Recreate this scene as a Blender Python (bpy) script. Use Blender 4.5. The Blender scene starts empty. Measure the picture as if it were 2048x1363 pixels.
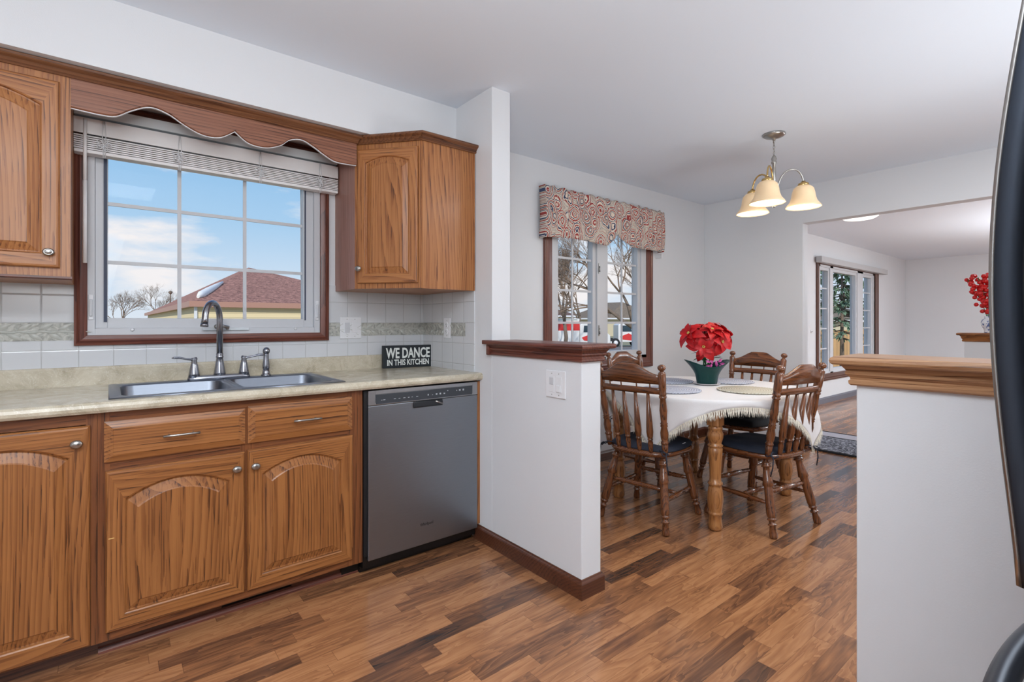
import bpy, bmesh, math, random
from mathutils import Vector, Matrix, noise
PI = math.pi
SC = bpy.context.scene
C = SC.collection
random.seed(7)

# ------------------------------------------------------------------ camera
CAM = Vector((-1.5832, -2.8768, 1.1861))
cd = bpy.data.cameras.new('camera')
cam = bpy.data.objects.new('camera', cd); C.objects.link(cam)
cd.sensor_width = 36; cd.lens = 1002.08 / 2048 * 36; cd.shift_y = -36.2 / 2048; cd.clip_start = .02; cd.clip_end = 500
cam.location = CAM; cam.rotation_euler = (PI / 2, 0, -(PI / 2 - .8935))
SC.camera = cam

# ------------------------------------------------------------------ world, sun, view
SC.view_settings.view_transform = 'Standard'; SC.view_settings.look = 'None'
SC.view_settings.exposure = -0.07; SC.view_settings.gamma = 1; SC.view_settings.use_curve_mapping = False

def lin(c):
    return tuple(((v / 255) / 12.92 if v / 255 <= .04045 else ((v / 255 + .055) / 1.055) ** 2.4) for v in c) + (1,)

wd = bpy.data.worlds.new('sky'); SC.world = wd; wd.use_nodes = True
nt = wd.node_tree; N = nt.nodes; L = nt.links
bg = N['Background']; bg.inputs['Strength'].default_value = 1.0
tc = N.new('ShaderNodeTexCoord'); sp = N.new('ShaderNodeSeparateXYZ'); L.new(tc.outputs['Generated'], sp.inputs[0])
rmp = N.new('ShaderNodeValToRGB'); L.new(sp.outputs['Z'], rmp.inputs[0])
e = rmp.color_ramp.elements
e[0].position = 0.0; e[0].color = lin((226, 236, 247)); e[1].position = .75; e[1].color = lin((70, 130, 205))
for p, c in ((.06, (214, 231, 248)), (.17, (174, 212, 244)), (.32, (138, 192, 238))):
    q = e.new(p); q.color = lin(c)
mp = N.new('ShaderNodeMapping'); mp.inputs['Scale'].default_value = (1, 1, 3.2); mp.inputs['Location'].default_value = (1.3, .4, .22)
L.new(tc.outputs['Generated'], mp.inputs[0])
nz = N.new('ShaderNodeTexNoise'); nz.inputs['Scale'].default_value = 3.4; nz.inputs['Detail'].default_value = 7; nz.inputs['Roughness'].default_value = .55
L.new(mp.outputs[0], nz.inputs['Vector'])
cr = N.new('ShaderNodeValToRGB'); L.new(nz.outputs['Fac'], cr.inputs[0])
cr.color_ramp.elements[0].position = .525; cr.color_ramp.elements[1].position = .66
mx = N.new('ShaderNodeMixRGB'); L.new(cr.outputs[0], mx.inputs[0]); L.new(rmp.outputs[0], mx.inputs[1]); mx.inputs[2].default_value = lin((250, 247, 248))
L.new(mx.outputs[0], bg.inputs['Color'])

def light(name, kind, loc, power, rot=(0, 0, 0), size=1.0, size_y=None, color=(1, 1, 1), **k):
    ld = bpy.data.lights.new(name, kind); o = bpy.data.objects.new(name, ld); C.objects.link(o)
    o.location = loc; o.rotation_euler = rot; ld.energy = power; ld.color = color
    if kind == 'AREA':
        ld.size = size
        if size_y: ld.shape = 'RECTANGLE'; ld.size_y = size_y
    elif kind in ('POINT', 'SPOT'): ld.shadow_soft_size = size
    elif kind == 'SUN': ld.angle = .009
    return o
light('sun', 'SUN', (0, -10, 20), 3.0, rot=(math.radians(58), 0, math.radians(-38)), color=(1, .95, .88))
# fill lights added out of view to brighten the rooms, plus flash at the camera
light('kitchen_ceiling_fill', 'AREA', (-1.9, -3.0, 2.42), 40, size=1.3, size_y=.6, color=(.93, .97, 1))  # added fill above and behind the camera, evens out the kitchen
light('kitchen_bounce_flash', 'AREA', (-1.75, -2.95, 1.55), 58, rot=(math.radians(180), 0, 0), size=.5, size_y=.5, color=(.93, .97, 1))
light('camera_flash', 'AREA', (-1.9, -3.35, 1.75), 22, rot=(math.radians(72), 0, -.72), size=1.0, size_y=.7, color=(.93, .97, 1))
light('dining_ceiling_fill', 'AREA', (1.6, -2.9, 2.42), 34, size=1.0, size_y=.8, color=(.93, .97, 1))  # unseen fill added to brighten the dining side from above
light('living_ceiling_fill', 'AREA', (7.2, -3.2, 2.42), 140, size=2.5, size_y=1.5, color=(.93, .97, 1))  # unseen fill added to brighten the living room from above
light('dining_bounce_fill', 'AREA', (1.3, -3.2, .7), 34, rot=(math.radians(180), 0, 0), size=1.2, size_y=1.2, color=(.93, .97, 1))  # added upward fill, brightens the dining ceiling
light('living_bounce_fill', 'AREA', (7.0, -3.4, 1.2), 110, rot=(math.radians(180), 0, 0), size=.8, size_y=.8, color=(.93, .97, 1))  # added upward fill, brightens the living room ceiling

# ------------------------------------------------------------------ node helpers
MATS = {}
def newmat(name):
    m = bpy.data.materials.new(name); m.use_nodes = True; MATS[name] = m
    return m, m.node_tree.nodes, m.node_tree.links, m.node_tree.nodes['Principled BSDF']
def setp(b, rough=.5, metal=0., spec=None, coat=0., trans=0.):
    b.inputs['Roughness'].default_value = rough; b.inputs['Metallic'].default_value = metal
    if spec is not None: b.inputs['Specular IOR Level'].default_value = spec
    if coat: b.inputs['Coat Weight'].default_value = coat; b.inputs['Coat Roughness'].default_value = .15
    if trans: b.inputs['Transmission Weight'].default_value = trans
def plain(name, col, rough=.5, metal=0., bump=0., bscale=60, var=0., spec=None, coat=0.):
    m, N, L, b = newmat(name); setp(b, rough, metal, spec, coat)
    b.inputs['Base Color'].default_value = lin(col)
    if bump or var:
        t = N.new('ShaderNodeTexCoord'); n = N.new('ShaderNodeTexNoise'); n.inputs['Scale'].default_value = bscale; n.inputs['Detail'].default_value = 3
        L.new(t.outputs['Object'], n.inputs['Vector'])
        if bump:
            bp = N.new('ShaderNodeBump'); bp.inputs['Strength'].default_value = bump; bp.inputs['Distance'].default_value = .002
            L.new(n.outputs['Fac'], bp.inputs['Height']); L.new(bp.outputs[0], b.inputs['Normal'])
        if var:
            x = N.new('ShaderNodeMixRGB'); x.inputs[1].default_value = lin(tuple(max(0, v * (1 - var)) for v in col)); x.inputs[2].default_value = lin(tuple(min(255, v * (1 + var)) for v in col))
            L.new(n.outputs['Fac'], x.inputs[0]); L.new(x.outputs[0], b.inputs['Base Color'])
    return m
def ramp(N, stops):
    r = N.new('ShaderNodeValToRGB'); e = r.color_ramp.elements
    e[0].position, e[0].color = stops[0][0], lin(stops[0][1]); e[1].position, e[1].color = stops[-1][0], lin(stops[-1][1])
    for p, c in stops[1:-1]:
        q = e.new(p); q.color = lin(c)
    return r
def math_(N, L, op, a, b=None, c=None):
    n = N.new('ShaderNodeMath'); n.operation = op
    for i, v in enumerate((a, b, c)):
        if v is None: continue
        if isinstance(v, (int, float)): n.inputs[i].default_value = v
        else: L.new(v, n.inputs[i])
    return n.outputs[0]
def oak(name, axis, light_c, mid_c, dark_c, rough=.4, rings=24., sc=2.8, coat=.08):
    """oak with cathedral figure; axis = direction of the grain in object space"""
    m, N, L, b = newmat(name); setp(b, rough, coat=coat)
    t = N.new('ShaderNodeTexCoord'); oi = N.new('ShaderNodeObjectInfo')
    off = N.new('ShaderNodeVectorMath'); off.operation = 'SCALE'; off.inputs[0].default_value = (7.3, 3.1, 5.7); L.new(oi.outputs['Random'], off.inputs['Scale'])
    add = N.new('ShaderNodeVectorMath'); L.new(t.outputs['Object'], add.inputs[0]); L.new(off.outputs[0], add.inputs[1])
    def mapping(k, s=1.):
        mm = N.new('ShaderNodeMapping'); v = [s, s, s]; v['xyz'.index(axis)] = k * s; mm.inputs['Scale'].default_value = v
        L.new(add.outputs[0], mm.inputs[0]); return mm.outputs[0]
    n1 = N.new('ShaderNodeTexNoise'); n1.inputs['Scale'].default_value = sc; n1.inputs['Detail'].default_value = 2.2; n1.inputs['Roughness'].default_value = .4
    L.new(mapping(.13), n1.inputs['Vector'])
    sp_ = N.new('ShaderNodeSeparateXYZ'); L.new(add.outputs[0], sp_.inputs[0])
    ac = [q for q in 'XYZ' if q.lower() != axis]
    lin_ = math_(N, L, 'MULTIPLY', math_(N, L, 'ADD', sp_.outputs[ac[0]], sp_.outputs[ac[1]]), 52.)
    r = math_(N, L, 'ADD', lin_, math_(N, L, 'MULTIPLY', n1.outputs['Fac'], rings)); r = math_(N, L, 'FRACT', r)
    r = math_(N, L, 'POWER', r, 1.7)
    n2 = N.new('ShaderNodeTexNoise'); n2.inputs['Scale'].default_value = 190; n2.inputs['Detail'].default_value = 2
    L.new(mapping(.022), n2.inputs['Vector'])
    n3 = N.new('ShaderNodeTexNoise'); n3.inputs['Scale'].default_value = 38; n3.inputs['Detail'].default_value = 3
    L.new(mapping(.03), n3.inputs['Vector'])
    pores = math_(N, L, 'GREATER_THAN', n2.outputs['Fac'], .56)
    pf = math_(N, L, 'MULTIPLY', pores, math_(N, L, 'ADD', math_(N, L, 'MULTIPLY', r, .55), .12))
    f = math_(N, L, 'MULTIPLY', r, .42)
    f = math_(N, L, 'ADD', f, math_(N, L, 'MULTIPLY', math_(N, L, 'SUBTRACT', n3.outputs['Fac'], .5), .8))
    f = math_(N, L, 'ADD', f, pf)
    rp = ramp(N, [(0., light_c), (.42, mid_c), (1., dark_c)]); L.new(f, rp.inputs[0]); L.new(rp.outputs[0], b.inputs['Base Color'])
    bp = N.new('ShaderNodeBump'); bp.inputs['Strength'].default_value = .12; bp.inputs['Distance'].default_value = .001; bp.invert = True
    L.new(f, bp.inputs['Height']); L.new(bp.outputs[0], b.inputs['Normal'])
    return m
OL, OM, OD = (196, 132, 76), (170, 104, 56), (104, 54, 26)
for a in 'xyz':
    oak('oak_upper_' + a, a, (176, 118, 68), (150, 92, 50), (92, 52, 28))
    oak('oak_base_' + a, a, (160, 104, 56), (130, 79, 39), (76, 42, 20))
    oak('oak_frame_' + a, a, (132, 80, 44), (106, 60, 32), (62, 34, 18))
    oak('oak_red_' + a, a, (118, 68, 54), (96, 52, 42), (58, 30, 26), rough=.35)
    oak('oak_dark_' + a, a, (96, 56, 38), (78, 42, 28), (44, 24, 16), rough=.35, rings=14)
    oak('chair_wood_' + a, a, (124, 74, 42), (94, 54, 30), (44, 25, 16), rough=.26, rings=12, sc=6, coat=.5)
oak('oak_cap_y', 'y', (184, 142, 104), (154, 108, 74), (98, 62, 40), rough=.35)
oak('table_wood_z', 'z', (172, 118, 68), (146, 94, 50), (98, 60, 32), rough=.3, rings=14, coat=.4)

wall = plain('wall_paint', (224, 226, 229), .55, bump=.10, bscale=220)
ceil_m = plain('ceiling_paint', (230, 238, 248), .6, bump=.06, bscale=160)
white_pl = plain('white_plastic', (232, 233, 236), .35)
white_fr = plain('white_window_vinyl', (206, 208, 212), .4)
white_blind = plain('white_blind_slat', (242, 240, 240), .4)
white_dark = plain('grey_blind_rail', (214, 220, 224), .45)
gap_dark = plain('dark_gap', (14, 14, 18), .6)
black_m = plain('black_toe_panel', (10, 10, 11), .35)
nickel = plain('brushed_nickel', (176, 174, 170), .3, metal=1.)
steel_dk = plain('faucet_metal', (156, 158, 165), .26, metal=1.)
brass = plain('polished_brass', (214, 180, 118), .2, metal=1.)
cushion_m = plain('navy_cushion_cloth', (30, 36, 50), .75, bump=.3, bscale=300, var=.25)
cushion_b = plain('black_cushion_cloth', (16, 18, 26), .8, bump=.3, bscale=300, var=.3)
sign_m = plain('black_sign_paint', (28, 36, 42), .5)
sign_w = plain('white_lettering', (232, 236, 232), .5)
char_m = plain('fridge_handle_metal', (60, 66, 76), .32, metal=.75)
fr_body = plain('fridge_steel', (148, 150, 154), .3, metal=.9)
pot_m = plain('green_foil', (4, 62, 60), .28, metal=.35, bump=.6, bscale=40)
stem_m = plain('green_stem', (40, 110, 58), .5)
stamen = plain('yellow_cyathia', (214, 200, 110), .5)
pink_foil = plain('pink_ribbon', (206, 92, 160), .3, metal=.3)
red_m = plain('red_bract', (182, 5, 18), .5, bump=.5, bscale=50, var=.22)
red_berry = plain('red_berry', (206, 30, 32), .3, var=.15, bscale=20)
saucer_m = plain('white_saucer', (226, 220, 220), .3)
snow = plain('snow', (240, 240, 236), .8)
siding = plain('cream_siding', (226, 206, 160), .7)
siding2 = plain('tan_siding', (214, 202, 172), .7)
bark = plain('grey_bark', (118, 104, 92), .9, bump=.5, bscale=20, var=.2)
bark2 = plain('twig_brown', (140, 118, 100), .9)
grass = plain('winter_lawn', (150, 144, 112), .9, var=.2, bscale=3)
truck_w = plain('white_truck_paint', (226, 226, 224), .35)
truck_r = plain('red_truck_band', (208, 52, 50), .4)
truck_g = plain('dark_truck_glass', (52, 70, 80), .15)
tyre = plain('black_tyre', (34, 34, 36), .8)
needle = plain('evergreen_needles', (104, 128, 104), .8, var=.35, bscale=8)
gutter_m = plain('pinkish_gutter', (186, 140, 122), .5)
asphalt = plain('asphalt', (120, 118, 116), .9)
base_grey = plain('grey_baseboard_paint', (112, 112, 122), .5)

def brushed(name, col, axis='z', rough=.34):
    m, N, L, b = newmat(name); setp(b, rough, 1.)
    t = N.new('ShaderNodeTexCoord'); mm = N.new('ShaderNodeMapping'); v = [90, 90, 90]; v['xyz'.index(axis)] = 2; mm.inputs['Scale'].default_value = v
    n = N.new('ShaderNodeTexNoise'); n.inputs['Scale'].default_value = 6; n.inputs['Detail'].default_value = 4
    L.new(t.outputs['Object'], mm.inputs[0]); L.new(mm.outputs[0], n.inputs['Vector'])
    x = N.new('ShaderNodeMixRGB'); x.inputs[1].default_value = lin(tuple(v * .94 for v in col)); x.inputs[2].default_value = lin(tuple(min(255, v * 1.05) for v in col))
    L.new(n.outputs['Fac'], x.inputs[0]); L.new(x.outputs[0], b.inputs['Base Color'])
    rr = N.new('ShaderNodeMapRange'); rr.inputs[3].default_value = rough - .06; rr.inputs[4].default_value = rough + .1
    L.new(n.outputs['Fac'], rr.inputs[0]); L.new(rr.outputs[0], b.inputs['Roughness'])
    return m
dw_steel = brushed('dishwasher_steel', (146, 151, 158), 'x', .38)
dw_trim = brushed('dishwasher_trim', (176, 178, 182), 'x', .32)
sink_steel = brushed('sink_steel', (140, 146, 156), 'x', .36)

# counter laminate
m, N, L, b = newmat('counter_laminate'); setp(b, .22)
t = N.new('ShaderNodeTexCoord'); n1 = N.new('ShaderNodeTexNoise'); n1.inputs['Scale'].default_value = 9; n1.inputs['Detail'].default_value = 9; n1.inputs['Roughness'].default_value = .68; n1.inputs['Distortion'].default_value = .8
L.new(t.outputs['Object'], n1.inputs['Vector'])
rp = ramp(N, [(.28, (158, 146, 124)), (.46, (190, 180, 158)), (.6, (204, 195, 174)), (.78, (218, 212, 196))]); L.new(n1.outputs['Fac'], rp.inputs[0])
n2 = N.new('ShaderNodeTexNoise'); n2.inputs['Scale'].default_value = 22; n2.inputs['Detail'].default_value = 5; n2.inputs['Distortion'].default_value = 2.5
L.new(t.outputs['Object'], n2.inputs['Vector'])
v = math_(N, L, 'ABSOLUTE', math_(N, L, 'SUBTRACT', n2.outputs['Fac'], .5)); v = math_(N, L, 'LESS_THAN', v, .010)
v = math_(N, L, 'MULTIPLY', v, .5)
x = N.new('ShaderNodeMixRGB'); L.new(v, x.inputs[0]); L.new(rp.outputs[0], x.inputs[1]); x.inputs[2].default_value = lin((224, 220, 208)); L.new(x.outputs[0], b.inputs['Base Color'])
counter_m = m

# strip-laminate floor: strips along x
m, N, L, b = newmat('laminate_floor'); setp(b, .22, coat=.15)
t = N.new('ShaderNodeTexCoord'); s = N.new('ShaderNodeSeparateXYZ'); L.new(t.outputs['Object'], s.inputs[0])
row = math_(N, L, 'FLOOR', math_(N, L, 'DIVIDE', s.outputs['Y'], .066))
w1 = N.new('ShaderNodeTexWhiteNoise'); w1.noise_dimensions = '1D'; L.new(row, w1.inputs['W'])
xo = math_(N, L, 'ADD', s.outputs['X'], math_(N, L, 'MULTIPLY', w1.outputs['Value'], 3.7))
cellf = math_(N, L, 'DIVIDE', xo, .47); cell = math_(N, L, 'FLOOR', cellf)
cb = N.new('ShaderNodeCombineXYZ'); L.new(row, cb.inputs[0]); L.new(cell, cb.inputs[1])
w2 = N.new('ShaderNodeTexWhiteNoise'); w2.noise_dimensions = '3D'; L.new(cb.outputs[0], w2.inputs['Vector'])
vm = N.new('ShaderNodeVectorMath'); vm.operation = 'SCALE'; L.new(w2.outputs['Color'], vm.inputs[0]); vm.inputs['Scale'].default_value = 20
va = N.new('ShaderNodeVectorMath'); L.new(t.outputs['Object'], va.inputs[0]); L.new(vm.outputs[0], va.inputs[1])
def mapv(src, sc_):
    mm = N.new('ShaderNodeMapping'); mm.inputs['Scale'].default_value = sc_; L.new(src, mm.inputs[0]); return mm.outputs[0]
g1 = N.new('ShaderNodeTexNoise'); g1.inputs['Scale'].default_value = 5; g1.inputs['Detail'].default_value = 3; g1.inputs['Distortion'].default_value = .6
L.new(mapv(va.outputs[0], (.45, 3, 1)), g1.inputs['Vector'])
g2 = N.new('ShaderNodeTexNoise'); g2.inputs['Scale'].default_value = 90; g2.inputs['Detail'].default_value = 3
L.new(mapv(va.outputs[0], (.05, 1, 1)), g2.inputs['Vector'])
rings = math_(N, L, 'FRACT', math_(N, L, 'MULTIPLY', g1.outputs['Fac'], 7))
f = math_(N, L, 'MULTIPLY', rings, .26)
f = math_(N, L, 'ADD', f, math_(N, L, 'MULTIPLY', math_(N, L, 'POWER', w2.outputs['Value'], 2.2), .62))
f = math_(N, L, 'ADD', f, math_(N, L, 'MULTIPLY', math_(N, L, 'SUBTRACT', g2.outputs['Fac'], .5), .55))
f = math_(N, L, 'ADD', f, math_(N, L, 'MULTIPLY', math_(N, L, 'SUBTRACT', g1.outputs['Fac'], .5), .7))
rp = ramp(N, [(0., (176, 124, 84)), (.3, (148, 100, 66)), (.6, (106, 71, 50)), (1., (54, 42, 37))]); L.new(f, rp.inputs[0])
fy = math_(N, L, 'FRACT', math_(N, L, 'DIVIDE', s.outputs['Y'], .066)); fx = math_(N, L, 'FRACT', cellf)
j = math_(N, L, 'MAXIMUM', math_(N, L, 'LESS_THAN', fy, .018), math_(N, L, 'LESS_THAN', fx, .004)); j = math_(N, L, 'MULTIPLY', j, .45)
x = N.new('ShaderNodeMixRGB'); L.new(j, x.inputs[0]); L.new(rp.outputs[0], x.inputs[1]); x.inputs[2].default_value = lin((60, 36, 24)); L.new(x.outputs[0], b.inputs['Base Color'])
floor_m = m

# square wall tiles (grid in x/z or y/z) with grout
def tile_mat(name, ax, off):
    m, N, L, b = newmat(name); setp(b, .18)
    t = N.new('ShaderNodeTexCoord'); s = N.new('ShaderNodeSeparateXYZ'); L.new(t.outputs['Object'], s.inputs[0])
    u = math_(N, L, 'DIVIDE', math_(N, L, 'ADD', s.outputs[ax], off), .1185); w = math_(N, L, 'DIVIDE', math_(N, L, 'SUBTRACT', s.outputs['Z'], 1.1865), .1185)
    fu = math_(N, L, 'FRACT', u); fw = math_(N, L, 'FRACT', w)
    du = math_(N, L, 'MINIMUM', fu, math_(N, L, 'SUBTRACT', 1, fu)); dw_ = math_(N, L, 'MINIMUM', fw, math_(N, L, 'SUBTRACT', 1, fw))
    d = math_(N, L, 'MINIMUM', du, dw_); g = math_(N, L, 'LESS_THAN', d, .012)
    x = N.new('ShaderNodeMixRGB'); L.new(g, x.inputs[0]); x.inputs[1].default_value = lin((212, 214, 217)); x.inputs[2].default_value = lin((188, 189, 190)); L.new(x.outputs[0], b.inputs['Base Color'])
    mr = N.new('ShaderNodeMapRange'); mr.inputs[2].default_value = .035; L.new(d, mr.inputs[0])
    bp = N.new('ShaderNodeBump'); bp.inputs['Strength'].default_value = .5; bp.inputs['Distance'].default_value = .002; L.new(mr.outputs[0], bp.inputs['Height']); L.new(bp.outputs[0], b.inputs['Normal'])
    return m
tile_x = tile_mat('wall_tile_x', 'X', .027); tile_y = tile_mat('wall_tile_y', 'Y', .0)
# leaf-relief border
m, N, L, b = newmat('leaf_border_tile'); setp(b, .3)
t = N.new('ShaderNodeTexCoord'); wv = N.new('ShaderNodeTexNoise'); wv.inputs['Scale'].default_value = 26; wv.inputs['Detail'].default_value = 4; wv.inputs['Distortion'].default_value = 2.2
L.new(t.outputs['Object'], wv.inputs['Vector'])
rp = ramp(N, [(.35, (150, 150, 144)), (.5, (178, 178, 170)), (.62, (196, 196, 188))]); L.new(wv.outputs['Fac'], rp.inputs[0]); L.new(rp.outputs[0], b.inputs['Base Color'])
bp = N.new('ShaderNodeBump'); bp.inputs['Strength'].default_value = .8; bp.inputs['Distance'].default_value = .004; L.new(wv.outputs['Fac'], bp.inputs['Height']); L.new(bp.outputs[0], b.inputs['Normal'])
border_m = m
leaf_m = plain('leaf_relief', (186, 187, 180), .25)

# glass: thin clear pane
m, N, L, b = newmat('window_glass'); N.remove(b)
tr = N.new('ShaderNodeBsdfTransparent'); gl = N.new('ShaderNodeBsdfGlossy'); gl.inputs['Roughness'].default_value = .02
ms = N.new('ShaderNodeMixShader'); ms.inputs[0].default_value = .003
L.new(tr.outputs[0], ms.inputs[1]); L.new(gl.outputs[0], ms.inputs[2]); L.new(ms.outputs[0], N['Material Output'].inputs[0])
glass_m = m
# lamp glass
m, N, L, b = newmat('alabaster_glass'); setp(b, .3); b.inputs['Base Color'].default_value = lin((232, 204, 166))
b.inputs['Emission Color'].default_value = lin((255, 214, 160)); b.inputs['Emission Strength'].default_value = .16
ala_m = m
def emis(name, col, st):
    m, N, L, b = newmat(name); b.inputs['Base Color'].default_value = lin(col); b.inputs['Emission Color'].default_value = lin(col); b.inputs['Emission Strength'].default_value = st
    return m
bulb_m = emis('lit_bulb', (255, 236, 200), 9); dome_m = emis('lit_dome', (255, 250, 240), 1.6)
# roof shingles
def shingle(name, a, b_):
    m, N, L, b = newmat(name); setp(b, .9); t = N.new('ShaderNodeTexCoord')
    n = N.new('ShaderNodeTexNoise'); n.inputs['Scale'].default_value = 6; n.inputs['Detail'].default_value = 5; n.inputs['Roughness'].default_value = .8; L.new(t.outputs['Object'], n.inputs['Vector'])
    rp = ramp(N, [(.38, a), (.62, b_)]); L.new(n.outputs['Fac'], rp.inputs[0])
    s = N.new('ShaderNodeSeparateXYZ'); L.new(t.outputs['Object'], s.inputs[0])
    w = math_(N, L, 'LESS_THAN', math_(N, L, 'FRACT', math_(N, L, 'DIVIDE', s.outputs['Z'], .075)), .18); w = math_(N, L, 'MULTIPLY', w, .25)
    x = N.new('ShaderNodeMixRGB'); L.new(w, x.inputs[0]); L.new(rp.outputs[0], x.inputs[1]); x.inputs[2].default_value = lin(tuple(v * .6 for v in a)); L.new(x.outputs[0], b.inputs['Base Color'])
    return m
roof_red = shingle('reddish_shingles', (104, 66, 54), (206, 150, 130)); roof_brn = shingle('brown_shingles', (96, 76, 70), (128, 104, 96))
roof_tan = shingle('tan_shingles', (110, 98, 84), (146, 130, 112))
# siding lines, fence boards
def lined(name, col, axis, pitch, dk=.75, w=.1, rough=.7):
    m, N, L, b = newmat(name); setp(b, rough); t = N.new('ShaderNodeTexCoord'); s = N.new('ShaderNodeSeparateXYZ'); L.new(t.outputs['Object'], s.inputs[0])
    f = math_(N, L, 'LESS_THAN', math_(N, L, 'FRACT', math_(N, L, 'DIVIDE', s.outputs[axis], pitch)), w)
    n = N.new('ShaderNodeTexWhiteNoise'); n.noise_dimensions = '1D'; L.new(math_(N, L, 'FLOOR', math_(N, L, 'DIVIDE', s.outputs[axis], pitch)), n.inputs['W'])
    c = N.new('ShaderNodeMixRGB'); c.inputs[1].default_value = lin(tuple(v * .92 for v in col)); c.inputs[2].default_value = lin(tuple(min(255, v * 1.05) for v in col)); L.new(n.outputs['Value'], c.inputs[0])
    x = N.new('ShaderNodeMixRGB'); L.new(f, x.inputs[0]); L.new(c.outputs[0], x.inputs[1]); x.inputs[2].default_value = lin(tuple(v * dk for v in col)); L.new(x.outputs[0], b.inputs['Base Color'])
    return m
siding = lined('cream_lap_siding', (230, 212, 170), 'Z', .16, .86, .12); fence_m = lined('cedar_fence_boards', (204, 162, 112), 'X', .14, .6, .08)
# paisley fabric
m, N, L, b = newmat('paisley_fabric'); setp(b, .85); t = N.new('ShaderNodeTexCoord')
mm = N.new('ShaderNodeMapping'); mm.inputs['Scale'].default_value = (1.25, .001, 1); mm.inputs['Rotation'].default_value = (0, .5, 0); L.new(t.outputs['Object'], mm.inputs[0])
nd = N.new('ShaderNodeTexNoise'); nd.inputs['Scale'].default_value = 9; L.new(mm.outputs[0], nd.inputs['Vector'])
vmx = N.new('ShaderNodeMixRGB'); vmx.inputs[0].default_value = .06; L.new(mm.outputs[0], vmx.inputs[1]); L.new(nd.outputs['Color'], vmx.inputs[2])
v1 = N.new('ShaderNodeTexVoronoi'); v1.inputs['Scale'].default_value = 8.; v1.inputs['Randomness'].default_value = .75; L.new(vmx.outputs[0], v1.inputs['Vector'])
rg = math_(N, L, 'FRACT', math_(N, L, 'MULTIPLY', v1.outputs['Distance'], 5.2))
crd = N.new('ShaderNodeSeparateColor'); L.new(v1.outputs['Color'], crd.inputs[0])
pa = ramp(N, [(0., (160, 58, 56)), (.28, (232, 216, 198)), (.55, (48, 60, 96)), (.74, (226, 214, 198)), (.95, (172, 74, 64))]); pa.color_ramp.interpolation = 'CONSTANT'; L.new(rg, pa.inputs[0])
pb = ramp(N, [(0., (60, 72, 104)), (.22, (196, 178, 158)), (.45, (160, 60, 56)), (.7, (222, 214, 202)), (1., (118, 112, 100))]); pb.color_ramp.interpolation = 'CONSTANT'; L.new(rg, pb.inputs[0])
px = N.new('ShaderNodeMixRGB'); L.new(math_(N, L, 'GREATER_THAN', crd.outputs[0], .5), px.inputs[0]); L.new(pa.outputs[0], px.inputs[1]); L.new(pb.outputs[0], px.inputs[2])
v2 = N.new('ShaderNodeTexVoronoi'); v2.inputs['Scale'].default_value = 85; L.new(mm.outputs[0], v2.inputs['Vector'])
dots = math_(N, L, 'LESS_THAN', v2.outputs['Distance'], .3)
s2 = N.new('ShaderNodeSeparateColor'); L.new(v2.outputs['Color'], s2.inputs[0])
dc = ramp(N, [(0., (226, 218, 206)), (.3, (60, 60, 70)), (.5, (150, 66, 60)), (.68, (232, 228, 218)), (1., (150, 140, 110))]); dc.color_ramp.interpolation = 'CONSTANT'; L.new(s2.outputs[0], dc.inputs[0])
xx = N.new('ShaderNodeMixRGB'); L.new(math_(N, L, 'MULTIPLY', dots, .75), xx.inputs[0]); L.new(px.outputs[0], xx.inputs[1]); L.new(dc.outputs[0], xx.inputs[2])
bgd = math_(N, L, 'GREATER_THAN', v1.outputs['Distance'], .62)
x3 = N.new('ShaderNodeMixRGB'); L.new(math_(N, L, 'MULTIPLY', bgd, .6), x3.inputs[0]); L.new(xx.outputs[0], x3.inputs[1]); x3.inputs[2].default_value = lin((208, 200, 186)); L.new(x3.outputs[0], b.inputs['Base Color'])
paisley_m = m
cloth_m = plain('white_woven_cloth', (232, 230, 230), .9, bump=.4, bscale=260)
# braided mats
def braid(name, c1, c2, rings):
    m, N, L, b = newmat(name); setp(b, .9); t = N.new('ShaderNodeTexCoord'); n = N.new('ShaderNodeTexNoise'); n.inputs['Scale'].default_value = 120; L.new(t.outputs['Object'], n.inputs['Vector'])
    ln = N.new('ShaderNodeVectorMath'); ln.operation = 'LENGTH'; L.new(t.outputs['Object'], ln.inputs[0])
    f = math_(N, L, 'SINE', math_(N, L, 'MULTIPLY', ln.outputs['Value'], rings))
    f = math_(N, L, 'ADD', math_(N, L, 'MULTIPLY', f, .25), n.outputs['Fac'])
    rp = ramp(N, [(.35, c1), (.65, c2)]); L.new(f, rp.inputs[0]); L.new(rp.outputs[0], b.inputs['Base Color'])
    bp = N.new('ShaderNodeBump'); bp.inputs['Strength'].default_value = .7; bp.inputs['Distance'].default_value = .003; L.new(f, bp.inputs['Height']); L.new(bp.outputs[0], b.inputs['Normal'])
    return m
mat_blue = braid('blue_grey_braid', (150, 154, 170), (206, 210, 222), 420); mat_cream = braid('cream_braid', (170, 162, 140), (214, 210, 196), 420)
m, N, L, b = newmat('braided_rug_grey'); setp(b, .95); t = N.new('ShaderNodeTexCoord')
w = N.new('ShaderNodeTexWave'); w.inputs['Scale'].default_value = 9; w.inputs['Distortion'].default_value = 9; w.inputs['Detail'].default_value = 1; w.inputs['Detail Scale'].default_value = 3; w.bands_direction = 'DIAGONAL'; L.new(t.outputs['Object'], w.inputs['Vector'])
rp = ramp(N, [(.15, (48, 50, 60)), (.5, (116, 118, 130)), (1., (156, 158, 168))]); L.new(w.outputs['Fac'], rp.inputs[0]); L.new(rp.outputs[0], b.inputs['Base Color'])
bp = N.new('ShaderNodeBump'); bp.inputs['Strength'].default_value = .8; bp.inputs['Distance'].default_value = .01; L.new(w.outputs['Fac'], bp.inputs['Height']); L.new(bp.outputs[0], b.inputs['Normal'])
rug_m = m
mat_pale = plain('pale_grey_mat', (168, 166, 176), .9)
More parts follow.
